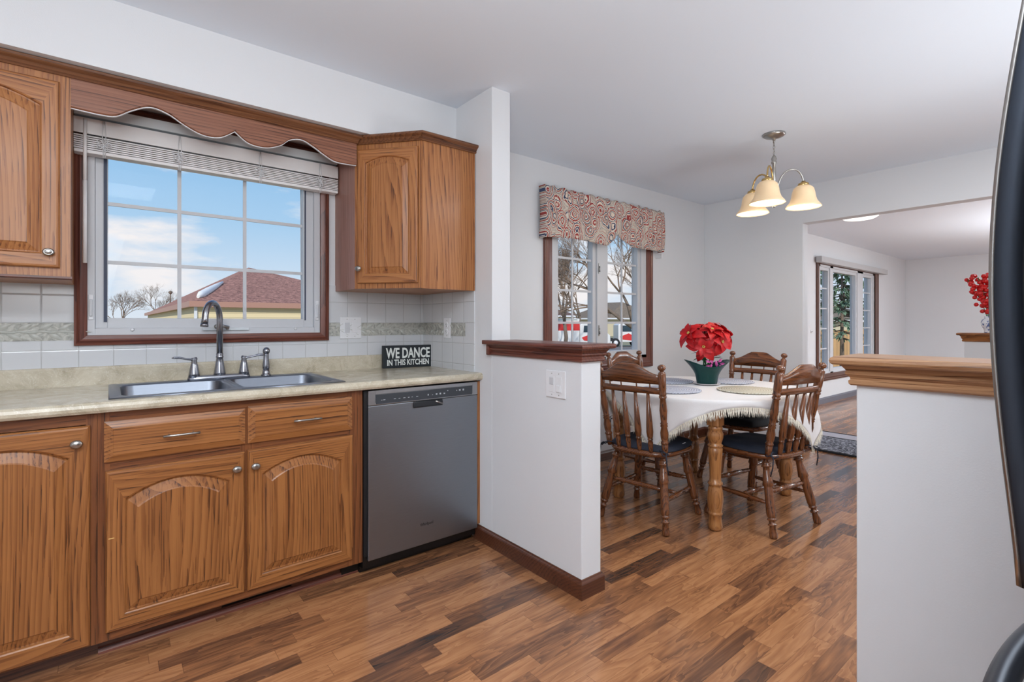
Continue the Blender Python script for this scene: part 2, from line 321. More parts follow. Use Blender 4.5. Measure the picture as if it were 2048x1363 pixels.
m, N, L, b = newmat('blue_white_china'); setp(b, .15); t = N.new('ShaderNodeTexCoord'); n = N.new('ShaderNodeTexNoise'); n.inputs['Scale'].default_value = 24; n.inputs['Detail'].default_value = 2; L.new(t.outputs['Object'], n.inputs['Vector'])
rp = ramp(N, [(.5, (232, 236, 244)), (.58, (70, 98, 160))]); L.new(n.outputs['Fac'], rp.inputs[0]); L.new(rp.outputs[0], b.inputs['Base Color'])
china = m

# ------------------------------------------------------------------ geometry helpers
class MB:
    def __init__(s): s.v = []; s.f = []; s.m = []; s.sm = []
    def add(s, vs, fs, mi=0, smooth=False):
        o = len(s.v); s.v += [Vector(v) for v in vs]
        for f in fs: s.f.append([i + o for i in f]); s.m.append(mi); s.sm.append(smooth)
        return s
    def box(s, x0, x1, y0, y1, z0, z1, mi=0, M=None):
        v = [(x0, y0, z0), (x1, y0, z0), (x1, y1, z0), (x0, y1, z0), (x0, y0, z1), (x1, y0, z1), (x1, y1, z1), (x0, y1, z1)]
        if M: v = [M @ Vector(p) for p in v]
        return s.add(v, [(0, 3, 2, 1), (4, 5, 6, 7), (0, 1, 5, 4), (1, 2, 6, 5), (2, 3, 7, 6), (3, 0, 4, 7)], mi)
    def loops(s, loops, cap0=False, cap1=False, mi=0, smooth=True, closed=True, mids=None):
        o = len(s.v); n = len(loops[0])
        for lp in loops: s.v += [Vector(p) for p in lp]
        for i in range(len(loops) - 1):
            for k in range(n if closed else n - 1):
                k2 = (k + 1) % n
                s.f.append([o + i * n + k, o + i * n + k2, o + (i + 1) * n + k2, o + (i + 1) * n + k]); s.m.append(mids(i, k) if mids else mi); s.sm.append(smooth)
        if cap0: s.f.append([o + k for k in range(n)][::-1]); s.m.append(mi); s.sm.append(False)
        if cap1: s.f.append([o + (len(loops) - 1) * n + k for k in range(n)]); s.m.append(mi); s.sm.append(False)
        return s
    def lathe(s, prof, base=(0, 0, 0), axis=(0, 0, 1), n=16, mi=0, sx=1., caps=True, smooth=True):
        ax = Vector(axis).normalized(); q = ax.to_track_quat('Z', 'Y').to_matrix(); b = Vector(base)
        lp = []
        for r, z in prof:
            lp.append([b + q @ Vector((max(r, 1e-5) * sx * math.cos(2 * PI * k / n), max(r, 1e-5) * math.sin(2 * PI * k / n), z)) for k in range(n)])
        return s.loops(lp, caps, caps, mi, smooth)
    def rod(s, a, b, r0, r1=None, n=10, mi=0, smooth=True):
        a = Vector(a); b = Vector(b); r1 = r0 if r1 is None else r1
        return s.lathe([(r0, 0), (r1, (b - a).length)], a, b - a, n, mi, smooth=smooth)
    def tube(s, pts, r, n=8, mi=0, sx=1., sy=1.):
        pts = [Vector(p) for p in pts]; lp = []; up = None
        for i, p in enumerate(pts):
            t = (pts[min(i + 1, len(pts) - 1)] - pts[max(i - 1, 0)]).normalized()
            if up is None:
                up = Vector((0, 0, 1)) if abs(t.z) < .9 else Vector((0, 1, 0))
            u = t.cross(up).normalized(); w = u.cross(t).normalized(); up = w
            rr = r[i] if isinstance(r, (list, tuple)) else r
            lp.append([p + u * rr * sx * math.cos(2 * PI * k / n) + w * rr * sy * math.sin(2 * PI * k / n) for k in range(n)])
        return s.loops(lp, True, True, mi)
    def prism(s, poly, d0, d1, plane='xz', mi=0, smooth=False):
        """poly 2D in plane; extruded along the missing axis"""
        def P(a, b, d): return {'xz': (a, d, b), 'xy': (a, b, d), 'yz': (d, a, b)}[plane]
        n = len(poly)
        return s.loops([[P(a, b, d0) for a, b in poly], [P(a, b, d1) for a, b in poly]], True, True, mi, smooth)
    def build(s, name, mats, parent=None, loc=None, bevel=0., subsurf=0, weld=True, rot=None, autosmooth=False):
        me = bpy.data.meshes.new(name); bm = bmesh.new()
        vs = [bm.verts.new(v) for v in s.v]
        for f, mi, sm in zip(s.f, s.m, s.sm):
            try: fc = bm.faces.new([vs[i] for i in f])
            except ValueError: continue
            fc.material_index = mi; fc.smooth = sm
        if weld: bmesh.ops.remove_doubles(bm, verts=bm.verts, dist=1e-5)
        bmesh.ops.recalc_face_normals(bm, faces=bm.faces)
        bm.to_mesh(me); bm.free()
        for m in (mats if isinstance(mats, (list, tuple)) else [mats]): me.materials.append(MATS[m] if isinstance(m, str) else m)
        o = bpy.data.objects.new(name, me); C.objects.link(o)
        if parent: o.parent = parent
        if loc: o.location = loc
        if rot is not None: o.rotation_euler = (0, 0, rot)
        if bevel:
            bv = o.modifiers.new('b', 'BEVEL'); bv.width = bevel; bv.segments = 2; bv.limit_method = 'ANGLE'; bv.angle_limit = .6
        if subsurf:
            ss = o.modifiers.new('s', 'SUBSURF'); ss.levels = ss.render_levels = subsurf
        return o
def tag(o, label=None, cat=None, group=None, kind=None):
    if label: o['label'] = label
    if cat: o['category'] = cat
    if group: o['group'] = group
    if kind: o['kind'] = kind
    return o
def struct(o): o['kind'] = 'structure'; return o
def empty(name, loc=(0, 0, 0), rz=0., label=None, cat=None, group=None, kind=None):
    o = bpy.data.objects.new(name, None); C.objects.link(o); o.location = loc; o.rotation_euler = (0, 0, rz); o.empty_display_size = .1
    return tag(o, label, cat, group, kind)
def copy_tree(o, parent=None):
    c = o.copy(); C.objects.link(c); c.parent = parent
    for ch in [x for x in bpy.data.objects if x.parent == o]: copy_tree(ch, c)
    return c
def text_mesh(name, s, size, mat, parent, loc, rot, ext=.001, bold=.0, sx=1., align='CENTER'):
    cu = bpy.data.curves.new(name, 'FONT'); cu.body = s; cu.size = size; cu.extrude = ext; cu.offset = bold; cu.align_x = align; cu.align_y = 'BOTTOM_BASELINE'; cu.resolution_u = 3
    o = bpy.data.objects.new(name, cu); C.objects.link(o)
    me = bpy.data.meshes.new_from_object(o.evaluated_get(bpy.context.evaluated_depsgraph_get())); bpy.data.objects.remove(o)
    for v in me.vertices: v.co.x *= sx
    me.materials.clear(); me.materials.append(mat)
    o = bpy.data.objects.new(name, me); C.objects.link(o); o.parent = parent; o.location = loc; o.rotation_euler = rot
    return o

# ------------------------------------------------------------------ room shell
H = 2.44
def wall_xz(name, y0, y1, x0, x1, z0, z1, holes, mat=wall):
    """wall in the xz plane with rectangular holes (x0,x1,z0,z1)"""
    b = MB(); xs = sorted({x0, x1, *[h[0] for h in holes], *[h[1] for h in holes]})
    for a, c in zip(xs[:-1], xs[1:]):
        cut = sorted([(h[2], h[3]) for h in holes if h[0] <= a + 1e-6 and h[1] >= c - 1e-6]); z = z0
        for p, q in cut:
            if p > z: b.box(a, c, y0, y1, z, p)
            z = q
        if z < z1: b.box(a, c, y0, y1, z, z1)
    return struct(b.build(name, mat))
KX0, KX1, KZ0, KZ1 = -1.662, -.66, 1.128, 2.10
DX0, DX1, DZ0, DZ1 = 1.12, 2.345, .86, 2.10
LX0, LX1, LZ0, LZ1 = 6.44, 8.93, .42, 2.045
wall_xz('wall_back', 0, .16, -3.4, 10.9, -1.0, H, [(KX0, KX1, KZ0, KZ1), (DX0, DX1, DZ0, DZ1), (LX0, LX1, LZ0, LZ1)])
struct(MB().box(-3.5, 11, -6.1, .16, -.12, 0).build('floor', floor_m))
struct(MB().box(-3.5, 11, -6.1, .16, H, H + .1).build('ceiling', ceil_m))
struct(MB().box(-3.5, -3.4, -6.1, 0, 0, H).build('wall_left', wall))
struct(MB().box(-3.5, 11, -6.2, -6.1, 0, H).build('wall_front', wall))
struct(MB().box(10.83, 10.95, -6.1, 0, 0, H).build('wall_far', wall))
struct(MB().box(-3.4, 0, -.386, 0, 2.166, H).build('ceiling_soffit', wall))
struct(MB().box(0, .122, -.739, 0, 0, H).build('wall_column', wall, bevel=.002))
FX = 3.363
struct(MB().box(FX, FX + .118, -.969, 0, 0, H).box(FX, FX + .118, -6.1, -.969, 2.098, H).build('wall_right', wall, bevel=.002))
struct(MB().box(0, .122, -1.386, -.739, 0, 1.02).build('wall_half', wall, bevel=.003))
struct(MB().box(0, .122, -3.72, -2.402, 0, 1.02).box(0, .122, -6.1, -3.72, 0, H).build('wall_half', wall, bevel=.003))
struct(MB().box(4.50, 4.622, -3.5, -1.90, 0, 1.02).build('wall_half', wall, bevel=.003))

def cap(name, x0, x1, y0, y1, ends, mat, zt=1.095, ov=.032):
    """oak ledge: bull-nosed board on a stepped moulding wrapping the wall; ends=(near,far) overhang flags"""
    b = MB(); zt0 = zt - .022
    e0 = ov + .012 if ends[0] else 0; e1 = ov + .012 if ends[1] else 0
    prof = [(-.003, zt0), (.0, zt0), (.004, zt0 + .004), (.006, zt0 + .011), (.004, zt0 + .018), (-.003, zt), (-.012, zt)]
    X0, X1, Y0, Y1 = x0 - ov - .012, x1 + ov + .012, y0 - e0, y1 + e1
    lp = []
    for d, z in [(-.05, zt0)] + prof[1:]:
        lp.append([(X0 - d, Y0 - (d if ends[0] else 0), z), (X1 + d, Y0 - (d if ends[0] else 0), z), (X1 + d, Y1 + (d if ends[1] else 0), z), (X0 - d, Y1 + (d if ends[1] else 0), z)])
    b.loops(lp, True, True, smooth=False)
    z0 = zt - .078; lp = []
    for d, z in [(.0, z0), (.010, z0), (.014, z0 + .004), (.015, z0 + .012), (.011, z0 + .016), (.012, z0 + .022), (.020, z0 + .030), (.021, z0 + .036), (.018, z0 + .039), (.022, z0 + .045), (.028, z0 + .053), (.028, zt0)]:
        dn = d if ends[0] else 0; df = d if ends[1] else 0
        lp.append([(x0 - d, y0 - dn, z), (x1 + d, y0 - dn, z), (x1 + d, y1 + df, z), (x0 - d, y1 + df, z)])
    b.loops(lp, True, True, smooth=False)
    return struct(b.build(name, mat))
cap('trim_1', 0, .122, -1.386, -.739, (1, 0), 'oak_red_y')
# the ledge laps a little around the column corner
struct(MB().box(-.044, -.001, -.745, -.705, 1.073, 1.095).box(-.028, -.001, -.745, -.722, 1.017, 1.073).build('trim_2', 'oak_red_y', bevel=.004))
cap('trim_3', 0, .122, -3.72, -2.402, (0, 1), 'oak_cap_y')
cap('trim_4', 4.50, 4.622, -3.5, -1.90, (0, 1), 'oak_base_y')

def baseboard(name, pts, mat='oak_dark_x', h=.082, side=1, z0=.0):
    """sweep of a baseboard profile along a polyline; side = +1 room on the left of travel"""
    prof = [(0, 0), (.013, 0), (.013, h * .78), (.010, h * .86), (.006, h * .93), (.004, h), (0, h)]
    return sweep(name, pts, prof, mat, side, z0)
def sweep(name, pts, prof, mat, side=1, z0=0., parent=None, smooth=False):
    pts = [Vector((p[0], p[1])) for p in pts]; n = len(pts); lp = []
    for i, p in enumerate(pts):
        d0 = (p - pts[i - 1]).normalized() if i else None; d1 = (pts[i + 1] - p).normalized() if i < n - 1 else None
        if d0 is None: nn = Vector((-d1.y, d1.x)); k = 1
        elif d1 is None: nn = Vector((-d0.y, d0.x)); k = 1
        else:
            n0 = Vector((-d0.y, d0.x)); n1 = Vector((-d1.y, d1.x)); nn = (n0 + n1).normalized(); k = 1 / max(.3, nn.dot(n0))
        nn = nn * side * k
        lp.append([(p.x + nn.x * o, p.y + nn.y * o, z0 + z) for o, z in prof])
    return MB().loops(lp, True, True, smooth=smooth).build(name, mat, parent)
struct(baseboard('baseboard_left', [(0, -.585), (0, -1.386), (.122, -1.386), (.122, -.739), (.122, 0), (FX, 0), (FX, -.969), (FX + .118, -.969), (FX + .118, 0)], side=-1))
struct(baseboard('baseboard_right', [(0, -3.7), (0, -2.402), (.122, -2.402), (.122, -6)], side=1))
struct(baseboard('baseboard_back', [(FX + .118, 0), (10.83, 0), (10.83, -6)], base_grey, side=-1, h=.09))
struct(baseboard('baseboard_far', [(4.5, -3.5), (4.5, -1.9), (4.622, -1.9), (4.622, -3.5)], base_grey, side=1, h=.09))

# tiles
struct(MB().box(-3.4, -.0062, -.006, 0, .985, 1.087).box(-3.4, -1.702, -.006, 0, 1.087, 1.1105).box(-.613, -.0062, -.006, 0, 1.087, 1.1105).box(-3.4, -1.702, -.006, 0, 1.1865, 1.40).box(-.613, -.0062, -.006, 0, 1.1865, 1.40).build('trim_5', tile_x))
struct(MB().box(-.006, 0, -.58, 0, .90, 1.11).box(-.006, 0, -.58, -.4915, 1.11, 1.1865).box(-.006, 0, -.58, 0, 1.1865, 1.40).build('trim_6', tile_y))
lb = MB().box(-3.4, -1.702, -.008, 0, 1.1105, 1.186).box(-.613, -.0, -.008, 0, 1.1105, 1.186).box(-.008, 0, -.491, 0, 1.1105, 1.186)
struct(lb.build('trim_7', border_m))
lf = MB()
def leaf(x, z, a, l, w, onx=True, y=-.009):
    c, s = math.cos(a), math.sin(a); pts = []
    for t, q in ((0, 0), (.25, .8), (.5, 1), (.8, .5), (1, 0), (.8, -.5), (.5, -1), (.25, -.8)):
        u = t * l; v = q * w; pts.append((x + u * c - v * s, z + u * s + v * c))
    rim = [((p, y, r) if onx else (y, p, r)) for p, r in pts]
    mid = [(x + c * l * t, z + s * l * t) for t in (.05, .5, .9)]
    o = [((p, y - .004, r) if onx else (y - .004, p, r)) for p, r in mid]
    lf.add(rim + o, [(0, 1, 8), (1, 2, 9, 8), (2, 3, 10, 9), (3, 4, 10), (4, 5, 10), (5, 6, 9, 10), (6, 7, 8, 9), (7, 0, 8)], 0, True)
k = 0
x = -1.97
while x < -.03:
    if not (-1.72 < x < -.60):
        s_ = 1 if k % 2 else -1; leaf(x, 1.148 + s_ * .006, s_ * .55, .058, .010)
        leaf(x + .02, 1.148 - s_ * .004, s_ * .1, .06, .006)
    x += .031; k += 1
y = -.47; k = 0
while y < -.05:
    s_ = 1 if k % 2 else -1; leaf(y, 1.148 + s_ * .006, s_ * .55, .055, .010, False); y += .034; k += 1
struct(lf.build('trim_8', leaf_m))

# ------------------------------------------------------------------ windows
def frame_xz(b, x0, x1, z0, z1, wl, wr, wb, wt, y0, y1, mi=0):
    b.box(x0, x0 + wl, y0, y1, z0, z1, mi); b.box(x1 - wr, x1, y0, y1, z0, z1, mi)
    b.box(x0 + wl, x1 - wr, y0, y1, z0, z0 + wb, mi); b.box(x0 + wl, x1 - wr, y0, y1, z1 - wt, z1, mi)
    return b
def casing(x0, x1, z0, z1, w, parent, mat='oak_red', y=-.02):
    """moulded picture-frame casing, mitred"""
    lp = []
    for ins, yy in ((0, 0), (0, y), (w * .18, y - .003), (w * .3, y + .004), (w * .45, y), (w * .62, y + .004), (w * .78, y + .006), (w, y + .009), (w, 0)):
        lp.append([(x0 + ins, yy, z0 + ins), (x1 - ins, yy, z0 + ins), (x1 - ins, yy, z1 - ins), (x0 + ins, yy, z1 - ins)])
    b = MB().loops(lp, smooth=False, mids=lambda i, k: 0 if k % 2 else 1)
    return b.build('casing', [mat + '_z', mat + '_x'], parent)

w1 = struct(empty('window_1', (0, 0, 0)))
casing(-1.701, -.614, 1.088, 2.16, .044, w1)
b = frame_xz(MB(), KX0, KX1, KZ0, KZ1, .03, .03, .034, .03, -.004, .10); b.build('frame', white_fr, w1, bevel=.002)
b = frame_xz(MB(), -1.632, -.69, 1.162, 2.07, .043, .053, .046, .06, .012, .065); b.build('sash', white_fr, w1, bevel=.003)
b = frame_xz(MB(), -1.600, -.722, 1.196, 2.04, .012, .022, .012, .03, .02, .06); b.build('glazing_bead', white_fr, w1, bevel=.002)
MB().box(-1.6, -.73, .038, .042, 1.20, 2.02).build('pane', glass_m, w1)
mt = MB()
for xx in (-1.317, -1.032): mt.box(xx - .008, xx + .008, .030, .037, 1.2, 2.02)
for zz in (1.46, 1.724): mt.box(-1.59, -.74, .0295, .0375, zz - .008, zz + .008)
mt.build('muntins', white_fr, w1)
MB().box(-1.602, -1.590, .008, .012, 1.19, 2.02).box(-.738, -.731, .010, .016, 1.20, 2.02).build('gasket', plain('dark_gasket', (50, 60, 84), .5), w1)
for sx in (-1.645, -.676):
    l = MB().box(sx - .009, sx + .009, -.010, -.003, 1.20, 1.31).build('sash_lock', white_pl, w1, bevel=.003)
    MB().box(sx - .005, sx + .005, -.022, -.010, 1.215, 1.29).build('lever', white_fr, l, bevel=.003)
op = MB().box(-1.225, -1.02, -.016, -.004, 1.148, 1.163).build('crank_operator', white_dark, w1, bevel=.003)
MB().tube([(-1.12, -.016, 1.157), (-1.12, -.04, 1.165), (-1.15, -.05, 1.172), (-1.17, -.05, 1.168)], .008).lathe([(.0, 0), (.012, .002), (.012, .016), (0, .018)], (-1.17, -.058, 1.168), (0, 1, 0), 12).build('crank_handle', nickel, op)
for sx in (-1.50, -.79): MB().lathe([(0, 0), (.008, .001), (.006, .004), (0, .005)], (sx, -.005, 1.155), (0, -1, 0), 10).build('screw', white_pl, w1)

# blind of the kitchen window
bl = empty('window_blind', (-1.14, -.06, 2.0), label='white horizontal blind pulled up to the top of the kitchen window', cat='blind')
def loc(o, p): return o
def LB(b, name, mat, **k):
    b.v = [v - Vector((-1.14, -.06, 2.0)) for v in b.v]; return b.build(name, mat, bl, **k)
LB(MB().box(-1.700, -.580, -.060, -.012, 2.075, 2.12), 'headrail', white_dark, bevel=.002)
LB(MB().box(-1.701, -.580, -.072, -.066, 1.995, 2.062), 'valance_strip', white_blind, bevel=.002)
LB(MB().box(-1.66, -.60, -.014, -.009, 2.0, 2.075), 'back_board', white_dark)
for i in range(7):
    z = 1.929 + i * .0088
    LB(MB().prism([(-.014, z + .001), (-.04, z + .004), (-.068, z + .001), (-.068, z + .0065), (-.04, z + .0085), (-.014, z + .0065)], -1.700, -.580, 'yz'), 'slat', white_blind)
LB(MB().box(-1.700, -.580, -.07, -.014, 1.913, 1.928), 'bottom_rail', white_blind, bevel=.003)
LB(MB().rod((-1.663, -.090, 2.05), (-1.663, -.090, 1.79), .0065).rod((-1.663, -.090, 1.79), (-1.663, -.09, 1.44), .0075), 'tilt_wand', white_blind)
for xx in (-1.60, -1.325, -.98, -.68):
    c = MB()
    for q in (-.006, .006):
        c.tube([(xx + q * .4, -.074, 2.06), (xx + q, -.076, 2.0), (xx + q * .5, -.076, 1.90)], .0018, 5)
    for a in range(5):
        aa = a * 2 * PI / 5; c.tube([(xx, -.079, 1.955)] + [(xx + .026 * math.cos(aa + t) * w, -.080, 1.955 + .026 * math.sin(aa + t) * w) for t, w in ((-.4, .7), (-.2, 1.), (.1, 1.05), (.4, .8))] + [(xx, -.079, 1.955)], .0018, 5)
    LB(c, 'lift_cord', white_pl)

def casement_window(nm, x0, x1, z0, z1, cx0, cx1, cz0, cz1, cw, panes, vm, hz, cmat):
    w = struct(empty(nm, (0, 0, 0))); casing(cx0, cx1, cz0, cz1, cw, w, cmat)
    edges = [x0] + [e for p in panes for e in (p[0], p[1])] + [x1]
    b = MB()
    b.box(x0, x1, -.004, .11, z0, z0 + .035); b.box(x0, x1, -.004, .11, z1 - .035, z1)
    b.box(x0, panes[0][0] - .035, -.004, .11, z0, z1); b.box(panes[-1][1] + .035, x1, -.004, .11, z0, z1)
    for p, q in zip(panes[:-1], panes[1:]): b.box(p[1] + .04, q[0] - .04, -.004, .11, z0, z1)
    b.build('frame', white_fr, w, bevel=.003)
    for i, p in enumerate(panes):
        s = frame_xz(MB(), p[0] - .04, p[1] + .04, z0 + .03, z1 - .03, .04, .04, .05, .05, .012, .07).build('sash', white_fr, w, bevel=.004)
        MB().box(p[0], p[1], .039, .042, z0 + .075, z1 - .075).build('pane', glass_m, s)
        if vm[i] is not None:
            m_ = MB()
            for vx in vm[i]: m_.box(vx - .009, vx + .009, .030, .038, z0 + .07, z1 - .07)
            for hh in hz: m_.box(p[0], p[1], .0295, .0385, hh - .009, hh + .009)
            m_.build('muntins', white_fr, s)
    return w
wd_ = casement_window('window_2', DX0, DX1, DZ0, DZ1, 1.041, 2.425, .781, 2.16, .085,
    [(1.215, 1.62), (1.815, 2.235)], [[1.395], [2.03]], [1.187, 1.452, 1.715], 'oak_red')
for z in (1.95, 1.65, 1.12):
    MB().box(1.672, 1.682, -.012, -.003, z - .045, z + .045).rod((1.677, -.016, z - .03), (1.677, -.016, z + .02), .005).build('latch', nickel, wd_)
lw = casement_window('window_3', LX0, LX1, LZ0, LZ1, 6.335, 9.09, .335, 2.14, .10,
    [(6.53, 6.83), (7.03, 8.02), (8.36, 8.80)], [[], None, []], [.80, 1.10, 1.40, 1.70], 'oak_dark')
MB().box(8.875, 8.99, -.03, -.021, .436, 2.04).build('jamb_board', 'oak_dark_z', lw)
MB().box(6.28, 9.30, -.10, -.022, 2.05, 2.135).build('blind_headrail', plain('grey_white_valance', (190, 190, 192), .5), lw, bevel=.006)

# dining valance curtain
vc = empty('valance_curtain', (1.69, -.1, 2.2), label='paisley valance in red, navy and cream over the dining window', cat='curtain')
VX0, VX1, VD = .985, 2.512, -.085
def scal(x):
    u = (x - VX0) / (VX1 - VX0)
    if u < .555: return 1.835 + .018 * math.sin(PI * u / .45) * (u < .45) + (.115 * ((u - .46) / .095) ** 1.3 if u > .46 else 0)
    t = (u - .555) / .445
    return 1.95 - .095 * min(1, t / .30) ** .7 + .0 * t
b = MB(); nx, nzv = 110, 14
def vy(x, k): return VD + .006 * math.sin(x * 41) * (1 - .4 * k) + .004 * math.sin(x * 97 + 1) + .02 * k * 0
cols = [(VX0, yy) for yy in (-.012, -.04, -.065)] + [(VX0 + (VX1 - VX0) * i / nx, None) for i in range(nx + 1)] + [(VX1, yy) for yy in (-.065, -.04, -.012)]
lp = []
for x_, yy in cols:
    zb = scal(x_); lp.append([(x_ - 1.69, ((vy(x_, k / nzv) if yy is None else yy) + .1 - (.012 * math.sin(PI * k / nzv))), 2.232 + .006 * math.sin(x_ * 60) * (k == 0) + (zb - 2.232) * k / nzv - 2.2) for k in range(nzv + 1)])
b.loops(lp, closed=False); o = b.build('fabric', paisley_m, vc)
sd = o.modifiers.new('t', 'SOLIDIFY'); sd.thickness = .004
MB().box(-.70, .815, .022, .032, -.01, .02).box(-.70, -.690, .032, .095, -.01, .02).box(.805, .815, .032, .095, -.01, .02).box(.800, .815, .03, .098, -.40, -.36).build('curtain_rod', white_pl, vc)

# ------------------------------------------------------------------ kitchen cabinets
def door_bm(w, h, frame=.058, arch=.045, th=.019, n=14, flat=False, top=None):
    """arched raised-panel door in local xz, front at y=-th, back y=0, lower left at origin"""
    def loop(l, r, bt, sh, rise, y):
        pts = [(l, y, bt), (r, y, bt)]
        for i in range(n + 1):
            t = i / n; x = r + (l - r) * t; c = 2 * t - 1
            pts.append((x, y, sh + rise * (1 - c * c)))
        return pts
    f = frame; tf = top or frame; a = arch; b = MB(); e = .004
    L_ = [loop(0, w, 0, h, 0, 0), loop(0, w, 0, h, 0, -th + .006), loop(e, w - e, e, h - e, 0, -th + .001), loop(.010, w - .010, .010, h - .010, 0, -th)]
    sh = h - tf - a
    if flat:
        L_ += [loop(.032, w - .032, .032, h - .032, 0, -th - .0), loop(.0, w, 0, h, 0, 0)][:1]
        L_ = [loop(0, w, 0, h, 0, 0), loop(0, w, 0, h, 0, -th + .009), loop(.006, w - .006, .006, h - .006, 0, -th + .007), loop(.020, w - .020, .020, h - .020, 0, -th + .001), loop(.024, w - .024, .024, h - .024, 0, -th), loop(.026, w - .026, .026, h - .026, 0, -th - .0015)]
        b.loops(L_, True, True, smooth=False, mids=lambda i, k: 0); return b
    L_ += [loop(f - .006, w - f + .006, f - .006, sh + .006, a, -th), loop(f - .002, w - f + .002, f - .002, sh + .002, a, -th + .003), loop(f, w - f, f, sh, a, -th + .009),
           loop(f + .004, w - f - .004, f + .004, sh - .004, a, -th + .010), loop(f + .030, w - f - .030, f + .030, sh - .030, a * .9, -th + .002), loop(f + .034, w - f - .034, f + .034, sh - .034, a * .9, -th - .001)]
    def mids(i, k): return 1 if (k == 0 or 2 <= k <= n + 1) and i < 6 else 0
    b.loops(L_, True, True, smooth=False, mids=mids)
    b.m[-2] = 0; b.m[-1] = 0
    return b
def door(name, parent, w, h, locv, fam, rot=0., label=None, **k):
    b = door_bm(w, h, **k)
    if k.get('flat'): o = b.build(name, [fam + '_x'], parent, loc=locv, rot=rot)
    else: o = b.build(name, [fam + '_z', fam + '_x'], parent, loc=locv, rot=rot)
    if label: o['label'] = label
    return o
def knob(parent, x, z, y=-.019):
    b = MB().lathe([(.006, 0), (.006, .010), (.010, .014), (.0165, .017), (.0175, .021), (.015, .025), (.008, .028), (0, .0285)], (x, y, z), (0, -1, 0), 20, sx=1.)
    b.lathe([(.013, .0), (.0135, .0015), (.0125, .003)], (x, y - .0235, z), (0, -1, 0), 20)
    for v in b.v: v.z = z + (v.z - z) * .82
    return b.build('knob', nickel, parent)
def pull(parent, x, z, w=.115, y=-.0205):
    b = MB().tube([(x - w / 2, y - .028, z), (x - w / 4, y - .031, z), (x, y - .032, z), (x + w / 4, y - .031, z), (x + w / 2, y - .028, z)], .0048, 10)
    for s_ in (-.038, .038): b.rod((x + s_, y, z), (x + s_, y - .029, z), .0035)
    return b.build('handle', nickel, parent)
FY = -.611  # face frame plane
# left base unit
u0 = empty('base_cabinet', (-2.10, 0, 0), label='oak base cabinet at the left edge, arched door with knob at its upper right', cat='cabinet')
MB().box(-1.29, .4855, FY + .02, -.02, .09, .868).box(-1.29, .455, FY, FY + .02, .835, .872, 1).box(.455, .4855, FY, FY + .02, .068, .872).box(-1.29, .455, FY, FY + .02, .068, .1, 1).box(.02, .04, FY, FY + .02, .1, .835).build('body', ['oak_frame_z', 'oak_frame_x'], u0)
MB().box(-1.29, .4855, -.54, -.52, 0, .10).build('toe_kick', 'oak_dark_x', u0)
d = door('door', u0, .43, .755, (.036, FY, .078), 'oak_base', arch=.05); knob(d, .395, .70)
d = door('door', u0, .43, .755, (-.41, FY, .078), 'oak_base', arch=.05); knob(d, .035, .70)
# sink base
u1 = empty('base_cabinet', (-1.14, 0, 0), label='oak sink base cabinet with two arched doors under two drawer fronts', cat='cabinet')
sb = MB().box(-.474, -.458, FY + .0205, -.02, .09, .868).box(.465, .481, FY + .0205, -.02, .09, .868).box(-.457, .464, FY + .0205, -.036, .088, .105).box(-.457, .464, -.035, -.02, .106, .868)
sb.box(-.474, -.44, FY, FY + .02, .068, .872).box(.41, .481, FY, FY + .02, .068, .872)
sb.box(-.4399, .4099, FY, FY + .02, .838, .872, 1).box(-.4399, -.031, FY, FY + .02, .660, .705, 1).box(.0231, .4099, FY, FY + .02, .660, .705, 1).box(-.4399, .4099, FY, FY + .02, .068, .108, 1).box(-.0309, .023, FY, FY + .02, .1081, .8379)
sb.build('body', ['oak_frame_z', 'oak_frame_x'], u1)
MB().box(-.474, .15 - .235, -.54, -.52, 0, .10).box(.185, .481, -.54, -.52, 0, .10).box(-.09, .19, -.54, -.52, 0, .022).build('toe_kick', 'oak_dark_x', u1)
MB().box(-.085, .185, -.53, -.526, .022, .09).build('vent', black_m, u1)
MB().prism([(-.54, 0), (-.556, 0), (-.556, .008), (-.548, .018), (-.54, .02)], -.474, .481, 'yz').build('shoe_moulding', 'oak_red_x', u1)
d = door('door', u1, .436, .565, (-.453, FY, .101), 'oak_base', arch=.05); knob(d, .405, .505)
d = door('door', u1, .436, .570, (-.006, FY, .101), 'oak_base', arch=.05); knob(d, .025, .505)
d = door('drawer', u1, .443, .143, (-.457, FY, .697), 'oak_base', flat=True); pull(d, .225, .075)
d = door('drawer', u1, .432, .150, (-.004, FY, .697), 'oak_base', flat=True); pull(d, .225, .075)
sc_ = MB().box(0, .016, -.0006, 0, 0, .003).build('scratch', plain('pale_scratch', (214, 176, 110), .5), u1, loc=(-.445, FY - .0195, .43))
# oak filler right of the dishwasher
ef = MB().box(-.0165, -.0005, -.628, -.02, .09, .868).build('end_panel', 'oak_base_z'); tag(ef, 'narrow oak end panel between the dishwasher and the white half wall', 'panel')

# countertop with sink cut-out
SX0, SX1, SY0, SY1 = -1.585, -.735, -.600, -.082   # sink outer rim
hx0, hx1, hy0, hy1 = SX0 + .015, SX1 - .015, SY0 + .015, SY1 - .015
ct = empty('countertop', (-1.2, -.3, .9), label='beige marbled laminate countertop running from the left edge to the half wall', cat='countertop')
def OB(b, off): b.v = [v - Vector(off) for v in b.v]; return b
b = MB(); zt, zb = .914, .874
prof = [(-.635, zb), (-.648, zb + .003), (-.654, zb + .012), (-.655, zb + .022), (-.652, zt - .008), (-.644, zt - .001), (-.632, zt), (hy0, zt), (hy0, zb)]
b.prism(prof, -3.38, .010 - .002, 'yz')
b.box(-3.38, hx0, hy0, -.001, zb, zt).box(hx1, -.0065, hy0, -.001, zb, zt).box(hx0, hx1, hy1, -.001, zb, zt)
OB(b, (-1.2, -.3, .9)).build('slab', counter_m, ct)
